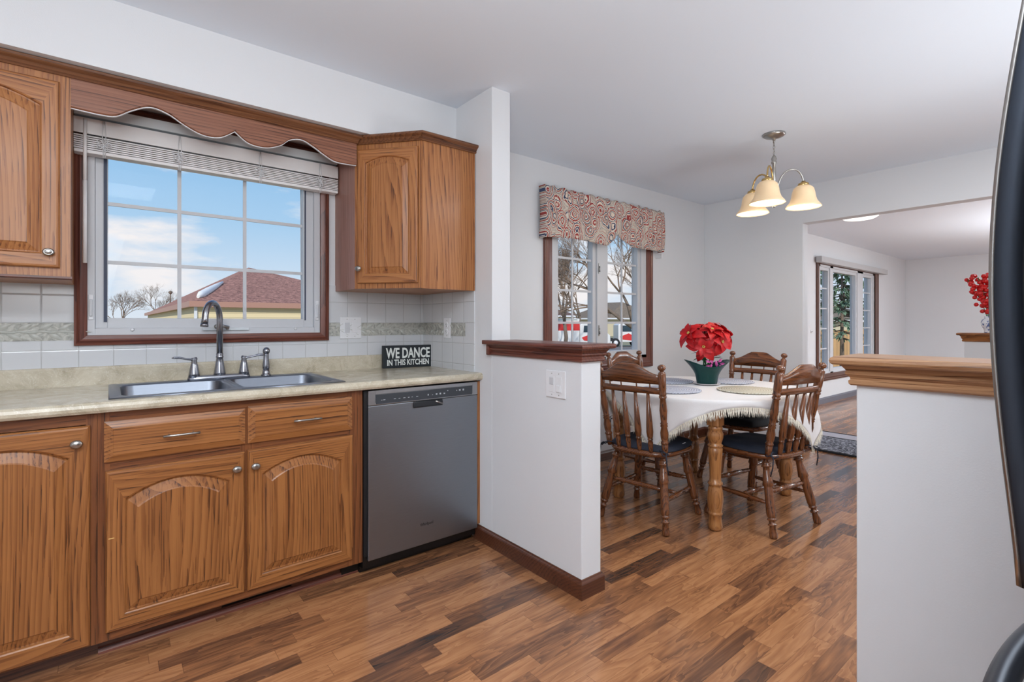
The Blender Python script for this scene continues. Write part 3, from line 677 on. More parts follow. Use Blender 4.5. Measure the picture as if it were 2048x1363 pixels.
b = MB().prism([(-.001, zt), (-.020, zt), (-.020, .985), (-.016, .993), (-.008, .995), (-.0065, .995), (-.001, .985)], -3.38, -.008, 'yz')
OB(b, (-1.2, -.3, .9)).build('backsplash_lip', counter_m, ct)

# sink
sk = empty('kitchen_sink', (-1.16, -.34, .92), label='stainless steel double bowl sink set in the beige countertop', cat='sink')
def rrect(x0, x1, y0, y1, r, z, n=6):
    pts = []
    for cx, cy, a0 in ((x1 - r, y1 - r, 0), (x0 + r, y1 - r, 90), (x0 + r, y0 + r, 180), (x1 - r, y0 + r, 270)):
        for i in range(n + 1):
            a = math.radians(a0 + 90 * i / n); pts.append((cx + r * math.cos(a), cy + r * math.sin(a), z))
    return pts
def outer_match(x0, x1, y0, y1, z, n=6):
    pts = []
    for cx, cy, a0 in ((x1, y1, 0), (x0, y1, 90), (x0, y0, 180), (x1, y0, 270)):
        for i in range(n + 1): pts.append((cx, cy, z))
    return pts
xm = -1.16; ZR = .919
for side, (a0, a1) in enumerate(((SX0, xm), (xm, SX1))):
    b = MB(); ox0 = a0; ox1 = a1; bx0 = a0 + (.035 if side == 0 else .016); bx1 = a1 - (.016 if side == 0 else .035); by0, by1 = SY0 + .035, SY1 - .088
    lps = [outer_match(ox0, ox1, SY0, SY1, ZR - .004), outer_match(ox0, ox1, SY0, SY1, ZR - .0005), outer_match(ox0 + (.004 if side == 0 else 0), ox1 - (.004 if side else 0), SY0 + .004, SY1 - .004, ZR),
           rrect(bx0, bx1, by0, by1, .05, ZR), rrect(bx0 + .003, bx1 - .003, by0 + .003, by1 - .003, .048, ZR - .004), rrect(bx0 + .010, bx1 - .010, by0 + .010, by1 - .010, .045, ZR - .15),
           rrect(bx0 + .03, bx1 - .03, by0 + .03, by1 - .03, .04, ZR - .172), rrect((bx0 + bx1) / 2 - .05, (bx0 + bx1) / 2 + .05, (by0 + by1) / 2 - .05, (by0 + by1) / 2 + .05, .049, ZR - .176)]
    b.loops(lps, False, True, smooth=True)
    OB(b, (-1.16, -.34, .92)).build('bowl', sink_steel, sk)
    cx, cy = (bx0 + bx1) / 2, (by0 + by1) / 2
    OB(MB().lathe([(.045, ZR - .176), (.045, ZR - .172), (.036, ZR - .1725), (.030, ZR - .178), (0, ZR - .178)], (cx, cy, 0)), (-1.16, -.34, .92)).build('drain', nickel, sk)

# faucet
fx, fy, fz = -1.170, -.128, .9195
fa = empty('faucet', (fx, fy, fz), label='brushed nickel gooseneck faucet with two lever handles behind the sink', cat='faucet')
b = MB(); pts = []
lps = []
for z, s_ in ((0, 1), (.008, 1), (.016, .9), (.02, .78)):
    lps.append([(.131 * (1 if abs(math.cos(a)) < 2 else 1) * math.copysign(abs(math.cos(a)) ** .5, math.cos(a)) * (1 - (1 - s_) * .2), .029 * math.copysign(abs(math.sin(a)) ** .7, math.sin(a)) * s_, z) for a in [2 * PI * i / 36 for i in range(36)]])
b.loops(lps, True, True); b.build('base_plate', steel_dk, fa)
b = MB().lathe([(.026, .012), (.025, .03), (.018, .075), (.0145, .098), (.0165, .102), (.0165, .107), (.0145, .110), (.0155, .114), (.0155, .119), (.0135, .122)], n=20)
arc = [(0, 0, .12), (0, 0, .28)]
dx_, dy_ = -.075, -.115; R_ = math.hypot(dx_, dy_) / 2
for i in range(1, 13):
    a = PI * i / 12; q = (1 - math.cos(a)) / 2; arc.append((dx_ * q, dy_ * q, .285 + .075 * math.sin(a)))
arc += [(dx_ * 1.04, dy_ * 1.04, .262)]
b.tube(arc, [.0135] * 2 + [.0132] * 11 + [.0135, .0150], 16)
b.lathe([(.015, 0), (.0165, .006), (.0165, .012), (.012, .013)], (dx_ * 1.04, dy_ * 1.04, .262), (.1 * dx_ / R_, .1 * dy_ / R_, -1), 16)
b.build('spout', steel_dk, fa)
for s_ in (-1, 1):
    b = MB().lathe([(.024, .012), (.022, .03), (.015, .07), (.012, .080), (.013, .083), (.011, .09), (.014, .098), (.012, .103), (0, .104)], (s_ * .104, 0, 0), n=18)
    p0 = Vector((s_ * .104, 0, .096)); d_ = Vector((s_ * .9, -.25, 0)).normalized()
    b.tube([p0 - d_ * .010 + Vector((0, 0, .006)), p0 + d_ * .01, p0 + d_ * .035 + Vector((0, 0, .004)), p0 + d_ * .06 + Vector((0, 0, .011)), p0 + d_ * .083 + Vector((0, 0, .012)), p0 + d_ * .092 + Vector((0, 0, .011))], [.008, .009, .0065, .0085, .0085, .003], 10, sy=.65)
    b.build('lever_handle', steel_dk, fa)
sp_ = empty('side_sprayer', (-.965, -.125, fz), label='brushed nickel side sprayer standing to the right of the faucet', cat='sprayer')
MB().lathe([(.024, 0), (.024, .006), (.018, .010), (.017, .02), (.0155, .03)], n=18).build('base', steel_dk, sp_)
MB().lathe([(.014, .028), (.017, .04), (.017, .055), (.013, .085), (.0125, .105), (.013, .112)], n=18).lathe([(.0, 0), (.014, .001), (.0165, .006), (.0165, .026), (.010, .034), (0, .036)], (.004, .010, .128), (-.25, -1, -.15), 18).build('spray_head', steel_dk, sp_)

# dishwasher
dw = empty('dishwasher', (-.33, -.33, 0), label='stainless steel dishwasher between the sink cabinet and the half wall', cat='dishwasher')
X0, X1 = -.308, .312   # local door extents
YF = -.300
MB().box(X0 - .018, X1, YF + .022, .30, .03, .866).build('tub', black_m, dw)
MB().box(X0 - .018, X1 + .0, YF + .062, YF + .085, .0, .09).box(X0 - .10, X0 - .0, YF + .075, YF + .10, .0, .085).build('kick_plate', black_m, dw)
dd = MB().box(X0, X1, YF, YF + .022, .070, .795)
dd.build('door', dw_steel, dw, bevel=.003)
cp = MB()
frame_xz(cp, X0, X1, .798, .866, .034, .034, .010, .018, YF, YF + .022).box(X0 + .034, X1 - .034, YF + .003, YF + .022, .808, .848)
cpo = cp.build('control_fascia', dw_trim, dw, bevel=.0015)
pn = MB().box(X0 + .036, X1 - .036, YF - .0006, YF + .003, .801, .846).build('control_panel', plain('dark_panel', (58, 62, 68), .3), cpo, bevel=.001)
rnd = random.Random(3); mkm = plain('pale_marking', (190, 194, 198), .5)
for xx in (-.245, -.235, -.18, -.155, -.13, -.105, -.085, -.06, .005, .03, .052, .074, .098, .12, .175, .192, .215):
    MB().box(xx, xx + rnd.choice((.006, .009, .011)), YF - .0010, YF - .0006, .818 + .02 * (xx > .1) * rnd.random(), .8205 + .006 * (xx > 0) * rnd.random() + .02 * (xx > .1) * 0 + .01 * (xx > .1)).build('marking', mkm, pn)
# pocket handle: dark recessed scoop with bright lip
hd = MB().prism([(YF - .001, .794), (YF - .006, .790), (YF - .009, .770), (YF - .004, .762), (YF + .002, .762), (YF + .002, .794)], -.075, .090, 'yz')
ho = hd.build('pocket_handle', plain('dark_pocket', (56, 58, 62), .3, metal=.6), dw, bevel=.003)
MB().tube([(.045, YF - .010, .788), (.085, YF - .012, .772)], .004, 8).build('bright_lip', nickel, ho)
text_mesh('maker_badge', 'Whirlpool', .021, plain('badge_dark', (40, 42, 46), .4), dw, (.0, YF - .0008, .165), (PI / 2, 0, 0), .0004, sx=.85)
MB().box(-.3265, -.3085, YF + .01, YF + .022, .09, .866).build('side_gap', gap_dark, dw)

# upper cabinets
uc = empty('wall_cabinet', (-2.1, 0, 1.35), label='oak wall cabinet with arched door, left of the kitchen window', cat='cabinet')
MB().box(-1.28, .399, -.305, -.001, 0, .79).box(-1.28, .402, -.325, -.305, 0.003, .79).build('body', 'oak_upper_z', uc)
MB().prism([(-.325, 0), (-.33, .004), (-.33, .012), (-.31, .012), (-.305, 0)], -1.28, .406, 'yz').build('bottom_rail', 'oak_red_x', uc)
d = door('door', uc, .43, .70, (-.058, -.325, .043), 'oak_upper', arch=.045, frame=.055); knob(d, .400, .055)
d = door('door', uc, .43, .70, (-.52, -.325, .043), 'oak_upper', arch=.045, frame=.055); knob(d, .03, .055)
# corner cabinet
cc = empty('wall_cabinet', (0, 0, 1.366), label='oak corner wall cabinet with angled arched door, right of the kitchen window', cat='cabinet')
P = [(-.568, -.001), (-.568, -.292), (-.330, -.578), (-.0065, -.578), (-.0065, -.001)]
MB().prism([(p[0] + (.001 if i < 2 else 0), p[1]) for i, p in enumerate(P)], 0, .79, 'xy').build('body', 'oak_upper_z', cc)
MB().box(-.5725, -.568, -.295, -.001, 0, .79).build('side_panel', oak('pinkish_side', 'z', (168, 122, 108), (156, 108, 94), (124, 80, 68)), cc)
MB().box(-.330, -.0065, -.584, -.578, -.002, .775).build('front_panel', 'oak_upper_z', cc)
MB().box(-.014, -.0065, -.588, -.57, -.002, .78).build('scribe_moulding', 'oak_upper_z', cc)
dv = Vector((.238, -.286)); dl = dv.length; ang = math.atan2(dv.y, dv.x)
fr = MB().box(0, .018, -.004, .0, 0, .78).box(dl - .012, dl + .004, -.006, 0, 0, .78).box(0, dl, -.0035, 0, 0, .03).box(0, dl, -.0035, 0, .715, .78)
fr.build('face_frame', 'oak_upper_z', cc, loc=(-.568, -.292, 0), rot=ang)
d = door('door', cc, dl - .036, .70, (-.568 + .016 * dv.x / dl, -.292 + .016 * dv.y / dl - .0045, .027), 'oak_upper', rot=ang, arch=.028, frame=.05, top=.045); knob(d, .018, .075)
# scalloped valance board
vb = MB(); key = [(-1.703, 2.012), (-1.66, 2.010), (-1.603, 2.009), (-1.56, 2.016), (-1.51, 2.052), (-1.451, 2.081), (-1.39, 2.070), (-1.33, 2.036), (-1.28, 2.014), (-1.236, 2.008), (-1.19, 2.018), (-1.138, 2.055),
    (-1.09, 2.018), (-1.04, 2.008), (-.992, 2.014), (-.94, 2.038), (-.90, 2.072), (-.845, 2.084), (-.79, 2.062), (-.74, 2.034), (-.69, 2.012), (-.64, 2.009), (-.573, 2.012)]
def cat(keys, n=5):
    out = []
    for i in range(len(keys) - 1):
        p0 = keys[max(0, i - 1)]; p1 = keys[i]; p2 = keys[i + 1]; p3 = keys[min(len(keys) - 1, i + 2)]
        if abs(p1[0] + 1.138) < 1e-6: p0 = p1
        if abs(p2[0] + 1.138) < 1e-6: p3 = p2
        for k in range(n):
            t = k / n; out.append(tuple(.5 * (2 * b_ + (c_ - a_) * t + (2 * a_ - 5 * b_ + 4 * c_ - d_) * t * t + (3 * b_ - a_ - 3 * c_ + d_) * t ** 3) for a_, b_, c_, d_ in zip(p0, p1, p2, p3)))
    return out + [keys[-1]]
sc2 = cat(key)
va_ = empty('window_valance_board', (-1.14, -.31, 2.08), label='scalloped oak valance board over the kitchen window', cat='valance')
lpv = [[(x_, yy, z_ + dz_) for x_, z_ in sc2 for dz_ in (0,)] for yy, dz_ in ((0, 0),)]
b = MB()
o1 = [(x_, z_) for x_, z_ in sc2]
for i in range(len(o1) - 1):
    (xa, za), (xb, zb2) = o1[i], o1[i + 1]
    b.add([(xa, -.324, za + .004), (xb, -.324, zb2 + .004), (xb, -.324, 2.145), (xa, -.324, 2.145), (xa, -.318, za), (xb, -.318, zb2), (xa, -.305, za), (xb, -.305, zb2), (xb, -.305, 2.145), (xa, -.305, 2.145)],
          [(0, 1, 2, 3), (4, 5, 1, 0), (6, 7, 5, 4), (9, 8, 7, 6), (3, 2, 8, 9)])
OB(b, (-1.14, -.31, 2.08)).build('board', 'oak_red_x' if 0 else oak('oak_valance', 'x', (150, 100, 76), (126, 80, 60), (84, 50, 38), rings=20), va_)
b = MB()
for i in range(len(o1) - 1):
    (xa, za), (xb, zb2) = o1[i], o1[i + 1]
    b.add([(xa, -.316, za - .003), (xb, -.316, zb2 - .003), (xb, -.316, zb2), (xa, -.316, za), (xa, -.306, za - .003), (xb, -.306, zb2 - .003), (xb, -.306, zb2), (xa, -.306, za)], [(0, 1, 2, 3), (4, 5, 1, 0), (7, 6, 5, 4)])
OB(b, (-1.14, -.31, 2.08)).build('lit_edge_strip', white_pl, va_)['label'] = 'lit scalloped edge, made as a white strip'  # light on the board's lower edge, put in as white geometry
# crown moulding, one run
crp = [(.0, 0), (.006, 0), (.010, .005), (.008, .010), (.016, .020), (.026, .026), (.030, .030), (.030, .038), (.026, .042), (.0, .042)]
cw = sweep('crown_moulding', [(-3.38, -.3265), (-.575, -.3265), (-.568, -.3), (-.332, -.5865), (-.0005, -.5865)], crp, oak('crown_oak', 'x', (126, 82, 52), (102, 62, 38), (62, 34, 22)), side=-1, z0=2.122)
tag(cw, 'oak crown moulding running along the top of the upper cabinets and valance', 'moulding')

# wall plates
def plate(name, label, cat_, locv, rz, w, h, gang):
    o = empty(name, locv, rz, label, cat_)
    MB().box(-w / 2, w / 2, -.006, 0, -h / 2, h / 2).build('plate', white_pl, o, bevel=.003)
    for i in range(gang):
        cx = (i - (gang - 1) / 2) * .046
        if name == 'light_switch':
            MB().box(cx - .0165, cx + .0165, -.0075, -.006, -.034, .034).build('rocker', white_pl, o, bevel=.002)
            MB().prism([(-.0075, -.030), (-.0115, .0), (-.0075, .030)] if i == 0 else [(-.0075, -.030), (-.0105, -.028), (-.008, .0), (-.0075, .030)], cx - .0145, cx + .0145, 'yz').build('paddle', white_fr if i == 0 else white_pl, o)
        elif name == 'dimmer_switch':
            MB().box(cx - .0165, cx + .0165, -.0075, -.006, -.036, .036).build('rocker', white_pl, o, bevel=.002)
            if i == 0: MB().box(cx - .013, cx + .013, -.010, -.0075, -.002, .030).build('slider', white_fr, o, bevel=.001)
            else: MB().box(cx - .013, cx + .013, -.012, -.0075, -.034, -.004).build('slider', white_pl, o, bevel=.001)
        else:
            for s_ in (-.02, .02):
                r = MB().lathe([(.0165, 0), (.0165, .002), (.014, .003), (0, .003)], (cx, -.006, s_), (0, -1, 0), 18).build('socket', white_pl, o)
                MB().box(cx - .007, cx - .005, -.0093, -.009, s_ - .002, s_ + .006).box(cx + .005, cx + .007, -.0093, -.009, s_ - .002, s_ + .006).lathe([(.0025, 0), (0, .0002)], (cx, -.0091, s_ - .008), (0, -1, 0), 8).build('slots', gap_dark, r)
        for s_ in (-1, 1): MB().lathe([(.0028, 0), (.002, .001), (0, .0012)], (cx, -.006, s_ * (h / 2 - .014)), (0, -1, 0), 8).build('screw', nickel, o)
    return o
plate('light_switch', 'white double rocker switch plate on the tiles right of the kitchen window', 'light switch', (-.484, -.0065, 1.158), 0, .127, .127, 2)
plate('wall_outlet', 'white duplex outlet on the side tile wall under the corner cabinet', 'outlet', (-.0085, -.305, 1.155), -PI / 2, .072, .118, 1)
plate('dimmer_switch', 'white double dimmer switch plate on the kitchen face of the half wall', 'light switch', (-.0005, -1.229, .908), -PI / 2, .127, .124, 2)

# sign
sg = empty('kitchen_sign', (-.152, -.075, .9145), -.0, 'black block sign with white letters standing in the counter corner', 'sign')
sg.rotation_euler = (0, 0, math.radians(-6))
MB().box(-.160, .160, -.012, .012, 0, .135).build('block', sign_m, sg, bevel=.002)
text_mesh('lettering', 'WE DANCE', .085, sign_w, sg, (0, -.0125, .060), (PI / 2, 0, 0), .0006, bold=.0024, sx=.63)
text_mesh('lettering', 'IN THIS KITCHEN', .048, sign_w, sg, (0, -.0125, .016), (PI / 2, 0, 0), .0006, bold=.0012, sx=.72)

# ------------------------------------------------------------------ refrigerator (handles in frame, body right of the picture)
rf = empty('refrigerator', (-.715, -3.25, 0), label='stainless steel refrigerator at the right edge with bowed dark door handles', cat='refrigerator')
MB().box(-.455, .455, -.40, .33, .02, 1.76).build('body', fr_body, rf, bevel=.006)
YD = .40
dL = MB().box(-.453, -.003, .335, YD, .80, 1.76).build('door', fr_body, rf, bevel=.012)
dR = MB().box(.003, .453, .335, YD, .80, 1.76).build('door', fr_body, rf, bevel=.012)
dF = MB().box(-.453, .453, .335, YD, .08, .79).build('freezer_drawer', fr_body, rf, bevel=.012)
def vhandle(parent, x):
    zs = [.878 + (1.66 - .878) * i / 24 for i in range(25)]
    lp = []
    for z in zs:
        t = (z - .878) / (1.66 - .878); bow = .033 - .017 * t + .032 * math.sin(PI * min(1, max(0, t))) ** 1.2
        y = YD + bow + .012
        w = .0125; d_ = .0145
        lp.append([(x + w * math.copysign(abs(math.cos(a)) ** .6, math.cos(a)), y + d_ * math.copysign(abs(math.sin(a)) ** .6, math.sin(a)), z) for a in [2 * PI * k / 16 for k in range(16)]])
    h = MB().loops(lp, True, True).build('handle', char_m, parent)
    lp2 = [[(x + dx_, max(q[1] for q in lp[i]) + dy_, lp[i][0][2]) for dx_, dy_ in ((-.011, -.004), (.011, -.004), (.008, .0012), (-.008, .0012))] for i in range(25) for p in (0,)]
    MB().loops(lp2, True, True).build('highlight_strip', nickel, h)  # pale metal strip added to imitate the highlight along the handle
    for za in (.880, 1.61): MB().box(x - .010, x + .010, YD, YD + .032, za, za + .045).build('bracket', black_m, h, bevel=.004)
vhandle(dL, -.030); vhandle(dR, .030)
pts = []
for i in range(25):
    t = i / 24; x = -.36 + .72 * t; pts.append((x, YD + .020 + .058 * math.sin(PI * t) ** .8, .735))
hh = MB().tube(pts, .0155, 14, sx=1.0, sy=1.0).build('handle', char_m, dF)
for xa in (-.365, .335): MB().box(xa, xa + .03, YD, YD + .02, .722, .748).build('bracket', black_m, hh, bevel=.004)

# ------------------------------------------------------------------ dining set
TX, TY = 1.595, -1.015
tb = empty('dining_table', (TX, TY, 0), label='round oak dining table with turned legs under a white fringed cloth', cat='table')
TR, TH = .635, .748
MB().lathe([(.0, TH - .026), (TR - .012, TH - .026), (TR, TH - .016), (TR, TH - .008), (TR - .008, TH), (0, TH)], n=64).build('tabletop', 'chair_wood_x', tb)
ap = [(.44, .22), (.44, -.22), (.34, -.34), (-.34, -.34), (-.44, -.22), (-.44, .22), (-.34, .34), (.34, .34)]
b = MB(); b.loops([[(x_ * k, y_ * k, z_) for x_, y_ in ap] for k, z_ in ((1, TH - .026), (1, .69), (.93, .645), (.90, .64), (.88, .66), (.92, TH - .03))], smooth=False)
b.build('apron', 'chair_wood_x', tb)
LP = [(.0, 0), (.026, .0), (.033, .006), (.037, .022), (.034, .045), (.031, .085), (.036, .09), (.038, .097), (.034, .103), (.033, .112), (.036, .125), (.041, .17), (.039, .215), (.034, .245), (.031, .256), (.038, .262), (.038, .272), (.031, .278),
      (.029, .30), (.031, .36), (.036, .44), (.037, .468), (.031, .474), (.038, .480), (.039, .487), (.031, .493), (.033, .505), (.040, .53), (.041, .552), (.034, .57), (.037, .578), (.037, .590), (.030, .60)]
for sx, sy in ((-1, -1), (-1, 1), (1, -1), (1, 1)):
    b = MB().lathe([(r_ * 1.08, z_) for r_, z_ in LP], (sx * .463, sy * .350, 0), n=20)
    b.prism([(sx * .463 + p, sy * .350 + q) for p, q in ((-.037, -.030), (-.030, -.037), (.030, -.037), (.037, -.030), (.037, .030), (.030, .037), (-.030, .037), (-.037, .030))], .60, TH - .027, 'xy')
    b.build('leg', 'table_wood_z', tb)
# cloth
tcl = empty('tablecloth', (TX, TY, TH), label='white fringed square tablecloth hanging in points off the round table', cat='tablecloth')
ca = math.atan2(.7793, .6267)
HS = .685; n = 90
def drape(s_, t_, extra=0.):
    u = s_ * math.cos(ca) - t_ * math.sin(ca); v = s_ * math.sin(ca) + t_ * math.cos(ca)
    r = math.hypot(u, v); a = math.atan2(v, u); Re = TR + .004
    if r <= Re: return Vector((u, v, .0035))
    o = r - Re
    bulge = .018 + .10 * min(1, o / .3) * (.35 + .25 * math.sin(a * 14 + 1) + .2 * math.sin(a * 23))
    if o < .015: rr = Re + o * .9; z = .0035 - o * .4
    else: rr = Re + .0135 + bulge * min(1, (o - .015) / .12) * .6; z = -.0025 - (o - .015)
    return Vector((rr * math.cos(a), rr * math.sin(a), z))
b = MB(); g = [[drape(-HS + 2 * HS * i / n, -HS + 2 * HS * j / n) for j in range(n + 1)] for i in range(n + 1)]
b.loops(g, closed=False); o = b.build('cloth', cloth_m, tcl)
sd = o.modifiers.new('t', 'SOLIDIFY'); sd.thickness = .002
b = MB(); rnd = random.Random(5)
for side in range(4):
    m_ = 230
    for i in range(m_):
        t = -HS + 2 * HS * (i + rnd.random() * .6) / m_
        for lay in range(2):
            w_ = .0055; L_ = .036 + .020 * rnd.random(); jt = rnd.uniform(-.008, .008)
            def q(tt, e):
                s_, t2 = [(tt, HS + e), (HS + e, tt), (tt, -HS - e), (-HS - e, tt)][side]; return drape(s_, t2)
            pa_, pb_ = q(t, -.002), q(t + w_, -.002)
            out = Vector((pa_.x, pa_.y, 0)).normalized()
            e_ = q(t + w_ / 2, .012); tip = e_ + Vector((0, 0, -L_ + .012)) + out * (.004 * lay + rnd.uniform(-.004, .008)) + Vector((-out.y, out.x, 0)) * jt
            if e_.z > -.01: e_ += out * .006
            b.add([pa_ + out * .002 * lay, pb_ + out * .002 * lay, e_ + (pb_ - pa_) * .4, tip, e_ - (pb_ - pa_) * .4], [(0, 1, 2, 4), (4, 2, 3)], 0)
fo = b.build('fringe', plain('cream_fringe', (236, 230, 214), .9), tcl, weld=False); fo['kind'] = 'stuff'

# placemats
def placemat(x, y, r, mat, label):
    o = MB()
    o.lathe([(0, 0), (r - .006, 0), (r, .003), (r - .004, .007), (0, .008)], n=48)
    for k in range(60):
        a = 2 * PI * k / 60; o.lathe([(0, 0), (.008, .002), (.007, .007), (0, .009)], ((r - .003) * math.cos(a), (r - .003) * math.sin(a), -.0005), n=6)
    ob = o.build('placemat', mat); ob.location = (x, y, TH + .0062); ob['group'] = 'round braided placemats'
    tag(ob, label, 'placemat')
placemat(1.235, -1.00, .185, mat_blue, 'blue-grey braided placemat in front of the nearest left chair, behind its post')
placemat(1.60, -1.33, .185, mat_cream, 'cream braided placemat at the front right of the table')
placemat(1.64, -.70, .185, mat_blue, 'blue-grey braided placemat at the back left, left of the flower pot')
placemat(1.97, -.985, .185, mat_blue, 'blue-grey braided placemat at the back right, in front of the far chair')

# poinsettia
PX, PY, PZ = 1.70, -.985, TH + .0055
sau = MB().lathe([(0, 0), (.06, 0), (.088, .006), (.093, .010), (.088, .010), (.06, .004), (0, .004)], n=32).build('saucer', saucer_m); sau.location = (PX - .0, PY, PZ); tag(sau, 'white saucer under the green foil flower pot', 'saucer')
po = empty('potted_poinsettia', (PX, PY, PZ + .0045), label='red poinsettia in a flared green foil pot on the table', cat='plant')
b = MB(); n_ = 64; lps = []
for k in range(11):
    t = k / 10; lp = []
    for i in range(n_):
        a = 2 * PI * i / n_; lobe = math.cos(2 * (a + .677)) * .5 + .5
        rr = .062 + .028 * t + (.050 * max(0, (t - .35) / .65) ** 1.5) * (.35 + .9 * lobe) + .0015 * math.sin(a * 28)
        z = .17 * t * (1 - .27 * (1 - lobe) * t)
        lp.append((rr * math.cos(a), rr * math.sin(a), z))
    lps.append(lp)
b.loops(lps, True, False); o = b.build('foil_pot', pot_m, po); sd = o.modifiers.new('t', 'SOLIDIFY'); sd.thickness = .003
MB().lathe([(0, .10), (.066, .10), (.066, .104), (0, .106)], n=24).build('soil', plain('dark_soil', (40, 30, 24), .9), po)
rnd = random.Random(11)
def petal(b, c, d, up, l, w, mi=0):
    d = d.normalized(); s_ = d.cross(up).normalized(); nrm = s_.cross(d).normalized(); rows = []
    for t, ww, cup, dz in ((0, .12, 0, 0), (.2, .62, .14, .05), (.45, 1, .22, .09), (.7, .72, .16, .06), (.88, .32, .06, -.02), (1, .03, 0, -.10)):
        p = c + d * l * t + nrm * l * dz
        rows.append([p - s_ * w * ww + nrm * w * cup, p - s_ * w * ww * .5 + nrm * w * cup * .2, p, p + s_ * w * ww * .5 + nrm * w * cup * .2, p + s_ * w * ww + nrm * w * cup])
    b.loops(rows, closed=False, mi=mi)
camR = Vector((.7793, -.6267, 0)); camF = Vector((.6267, .7793, 0))
heads = [(-.115, -.02, .325, (-.8, -.4, .5)), (-.055, .03, .355, (-.3, -.2, 1)), (.015, -.05, .350, (.0, -.5, .8)), (.075, -.02, .345, (.4, -.3, .9)), (.065, -.075, .270, (.35, -1, .1)), (.12, .03, .315, (.9, .0, .5)), (-.04, -.06, .235, (-.3, -.9, .1)), (.01, .07, .345, (0, .6, .9))]
for hx, hf, hz, nn in heads:
    hx *= 1.15; hz = .02 + hz * 1.03
    c = camR * hx + camF * hf + Vector((0, 0, hz)); ax = (camR * nn[0] + camF * nn[1] + Vector((0, 0, nn[2]))).normalized()
    q = ax.to_track_quat('Z', 'Y'); small = hz < .25
    b = MB()
    for ring, (cnt, l, w, tilt) in enumerate(((6, .112, .034, -.25), (5, .075, .026, .3))):
        for k in range(cnt):
            a = 2 * PI * (k + .5 * ring) / cnt + rnd.uniform(-.2, .2)
            d_ = q @ Vector((math.cos(a), math.sin(a), tilt + rnd.uniform(-.25, .2)))
            petal(b, c, d_, ax, l * rnd.uniform(.85, 1.15) * (.6 if small else 1), w * rnd.uniform(.85, 1.15) * (.7 if small else 1))
    fl = b.build('flower', red_m, po)
    b = MB()
    for k in range(5): b.lathe([(0, 0), (.004, .002), (.004, .006), (0, .008)], c + q @ Vector((.007 * math.cos(k * 1.26), .007 * math.sin(k * 1.26), .006)), ax, 6)
    b.build('flower_centre', stamen, fl)
    base = Vector((rnd.uniform(-.03, .03), rnd.uniform(-.03, .03), .09)); mid = base.lerp(c, .55) + Vector((0, 0, .02))
    MB().tube([base, mid, c - ax * .005], .004, 7).build('stem', stem_m, po)
b = MB()
for k in range(7):
    a = rnd.uniform(0, 2 * PI); petal(b, Vector((.02 * math.cos(a), .02 * math.sin(a), .15 + .01 * k)), Vector((math.cos(a), math.sin(a), .15)), Vector((0, 0, 1)), .09, .02)
b.build('leaves', plain('dark_green_leaf', (24, 62, 40), .5), po)
b = MB()
for k in range(9):
    a = k * .7; p = camR * (.035 + .035 * math.cos(a)) + camF * (-.055 + .01 * math.sin(a * 2)) + Vector((0, 0, .145 + .012 * math.sin(a * 3)))
    petal(b, p, camR * math.cos(a) + Vector((0, 0, math.sin(a))), camF * -1, .035, .010)
b.build('ribbon', pink_foil, po)

# chairs ------------------------------------------------------------
def turned(L_, r, kind='leg'):
    if kind == 'leg':   # top to bottom along length 0..L
        pr = [(.0, .62), (.03, .66), (.05, .80), (.055, 1.1), (.08, .78), (.085, 1.1), (.105, 1.1), (.11, .72), (.16, .78), (.27, 1.05), (.34, 1.25), (.355, 1.0), (.36, .98), (.38, .95), (.7, 1.06), (.74, .95), (.75, .68), (.757, 1.0), (.775, 1.0), (.785, .66), (.82, .66), (.825, .95), (.842, .95), (.85, .64), (.95, .90), (.985, .86), (1., .70)]
    elif kind == 'rung':
        pr = [(0, .55), (.12, .85), (.14, 1.05), (.16, .8), (.18, 1.0), (.30, 1.15), (.33, .85), (.36, 1.15), (.5, 1.25), (.64, 1.15), (.67, .85), (.70, 1.15), (.82, 1.0), (.84, .8), (.86, 1.05), (.88, .85), (1, .55)]
    elif kind == 'post':
        pr = [(0, .72), (.06, .90), (.115, .95), (.12, .8), (.13, 1.1), (.145, 1.1), (.155, .85), (.20, 1.1), (.25, 1.15), (.31, .85), (.325, 1.08), (.34, .85), (.35, 1.08), (.365, .85), (.42, .95), (.50, 1.12), (.57, .95), (.63, .85), (.64, 1.1), (.655, 1.1), (.66, .9), (.675, 1.1), (.69, 1.1), (.70, .95), (.74, 1.08), (.90, 1.08), (.915, .9), (.92, .6), (.935, .6), (.945, 1.0), (.965, 1.2), (.985, 1.0), (.997, .5), (1., .1)]
    elif kind == 'spindle':
        pr = [(0, .8), (.06, .95), (.17, 1.15), (.21, .85), (.215, 1.15), (.235, 1.15), (.24, .9), (.27, 1.25), (.35, 1.5), (.45, 1.4), (1., .62)]
    return [(rr * r, z * L_) for z, rr in pr]
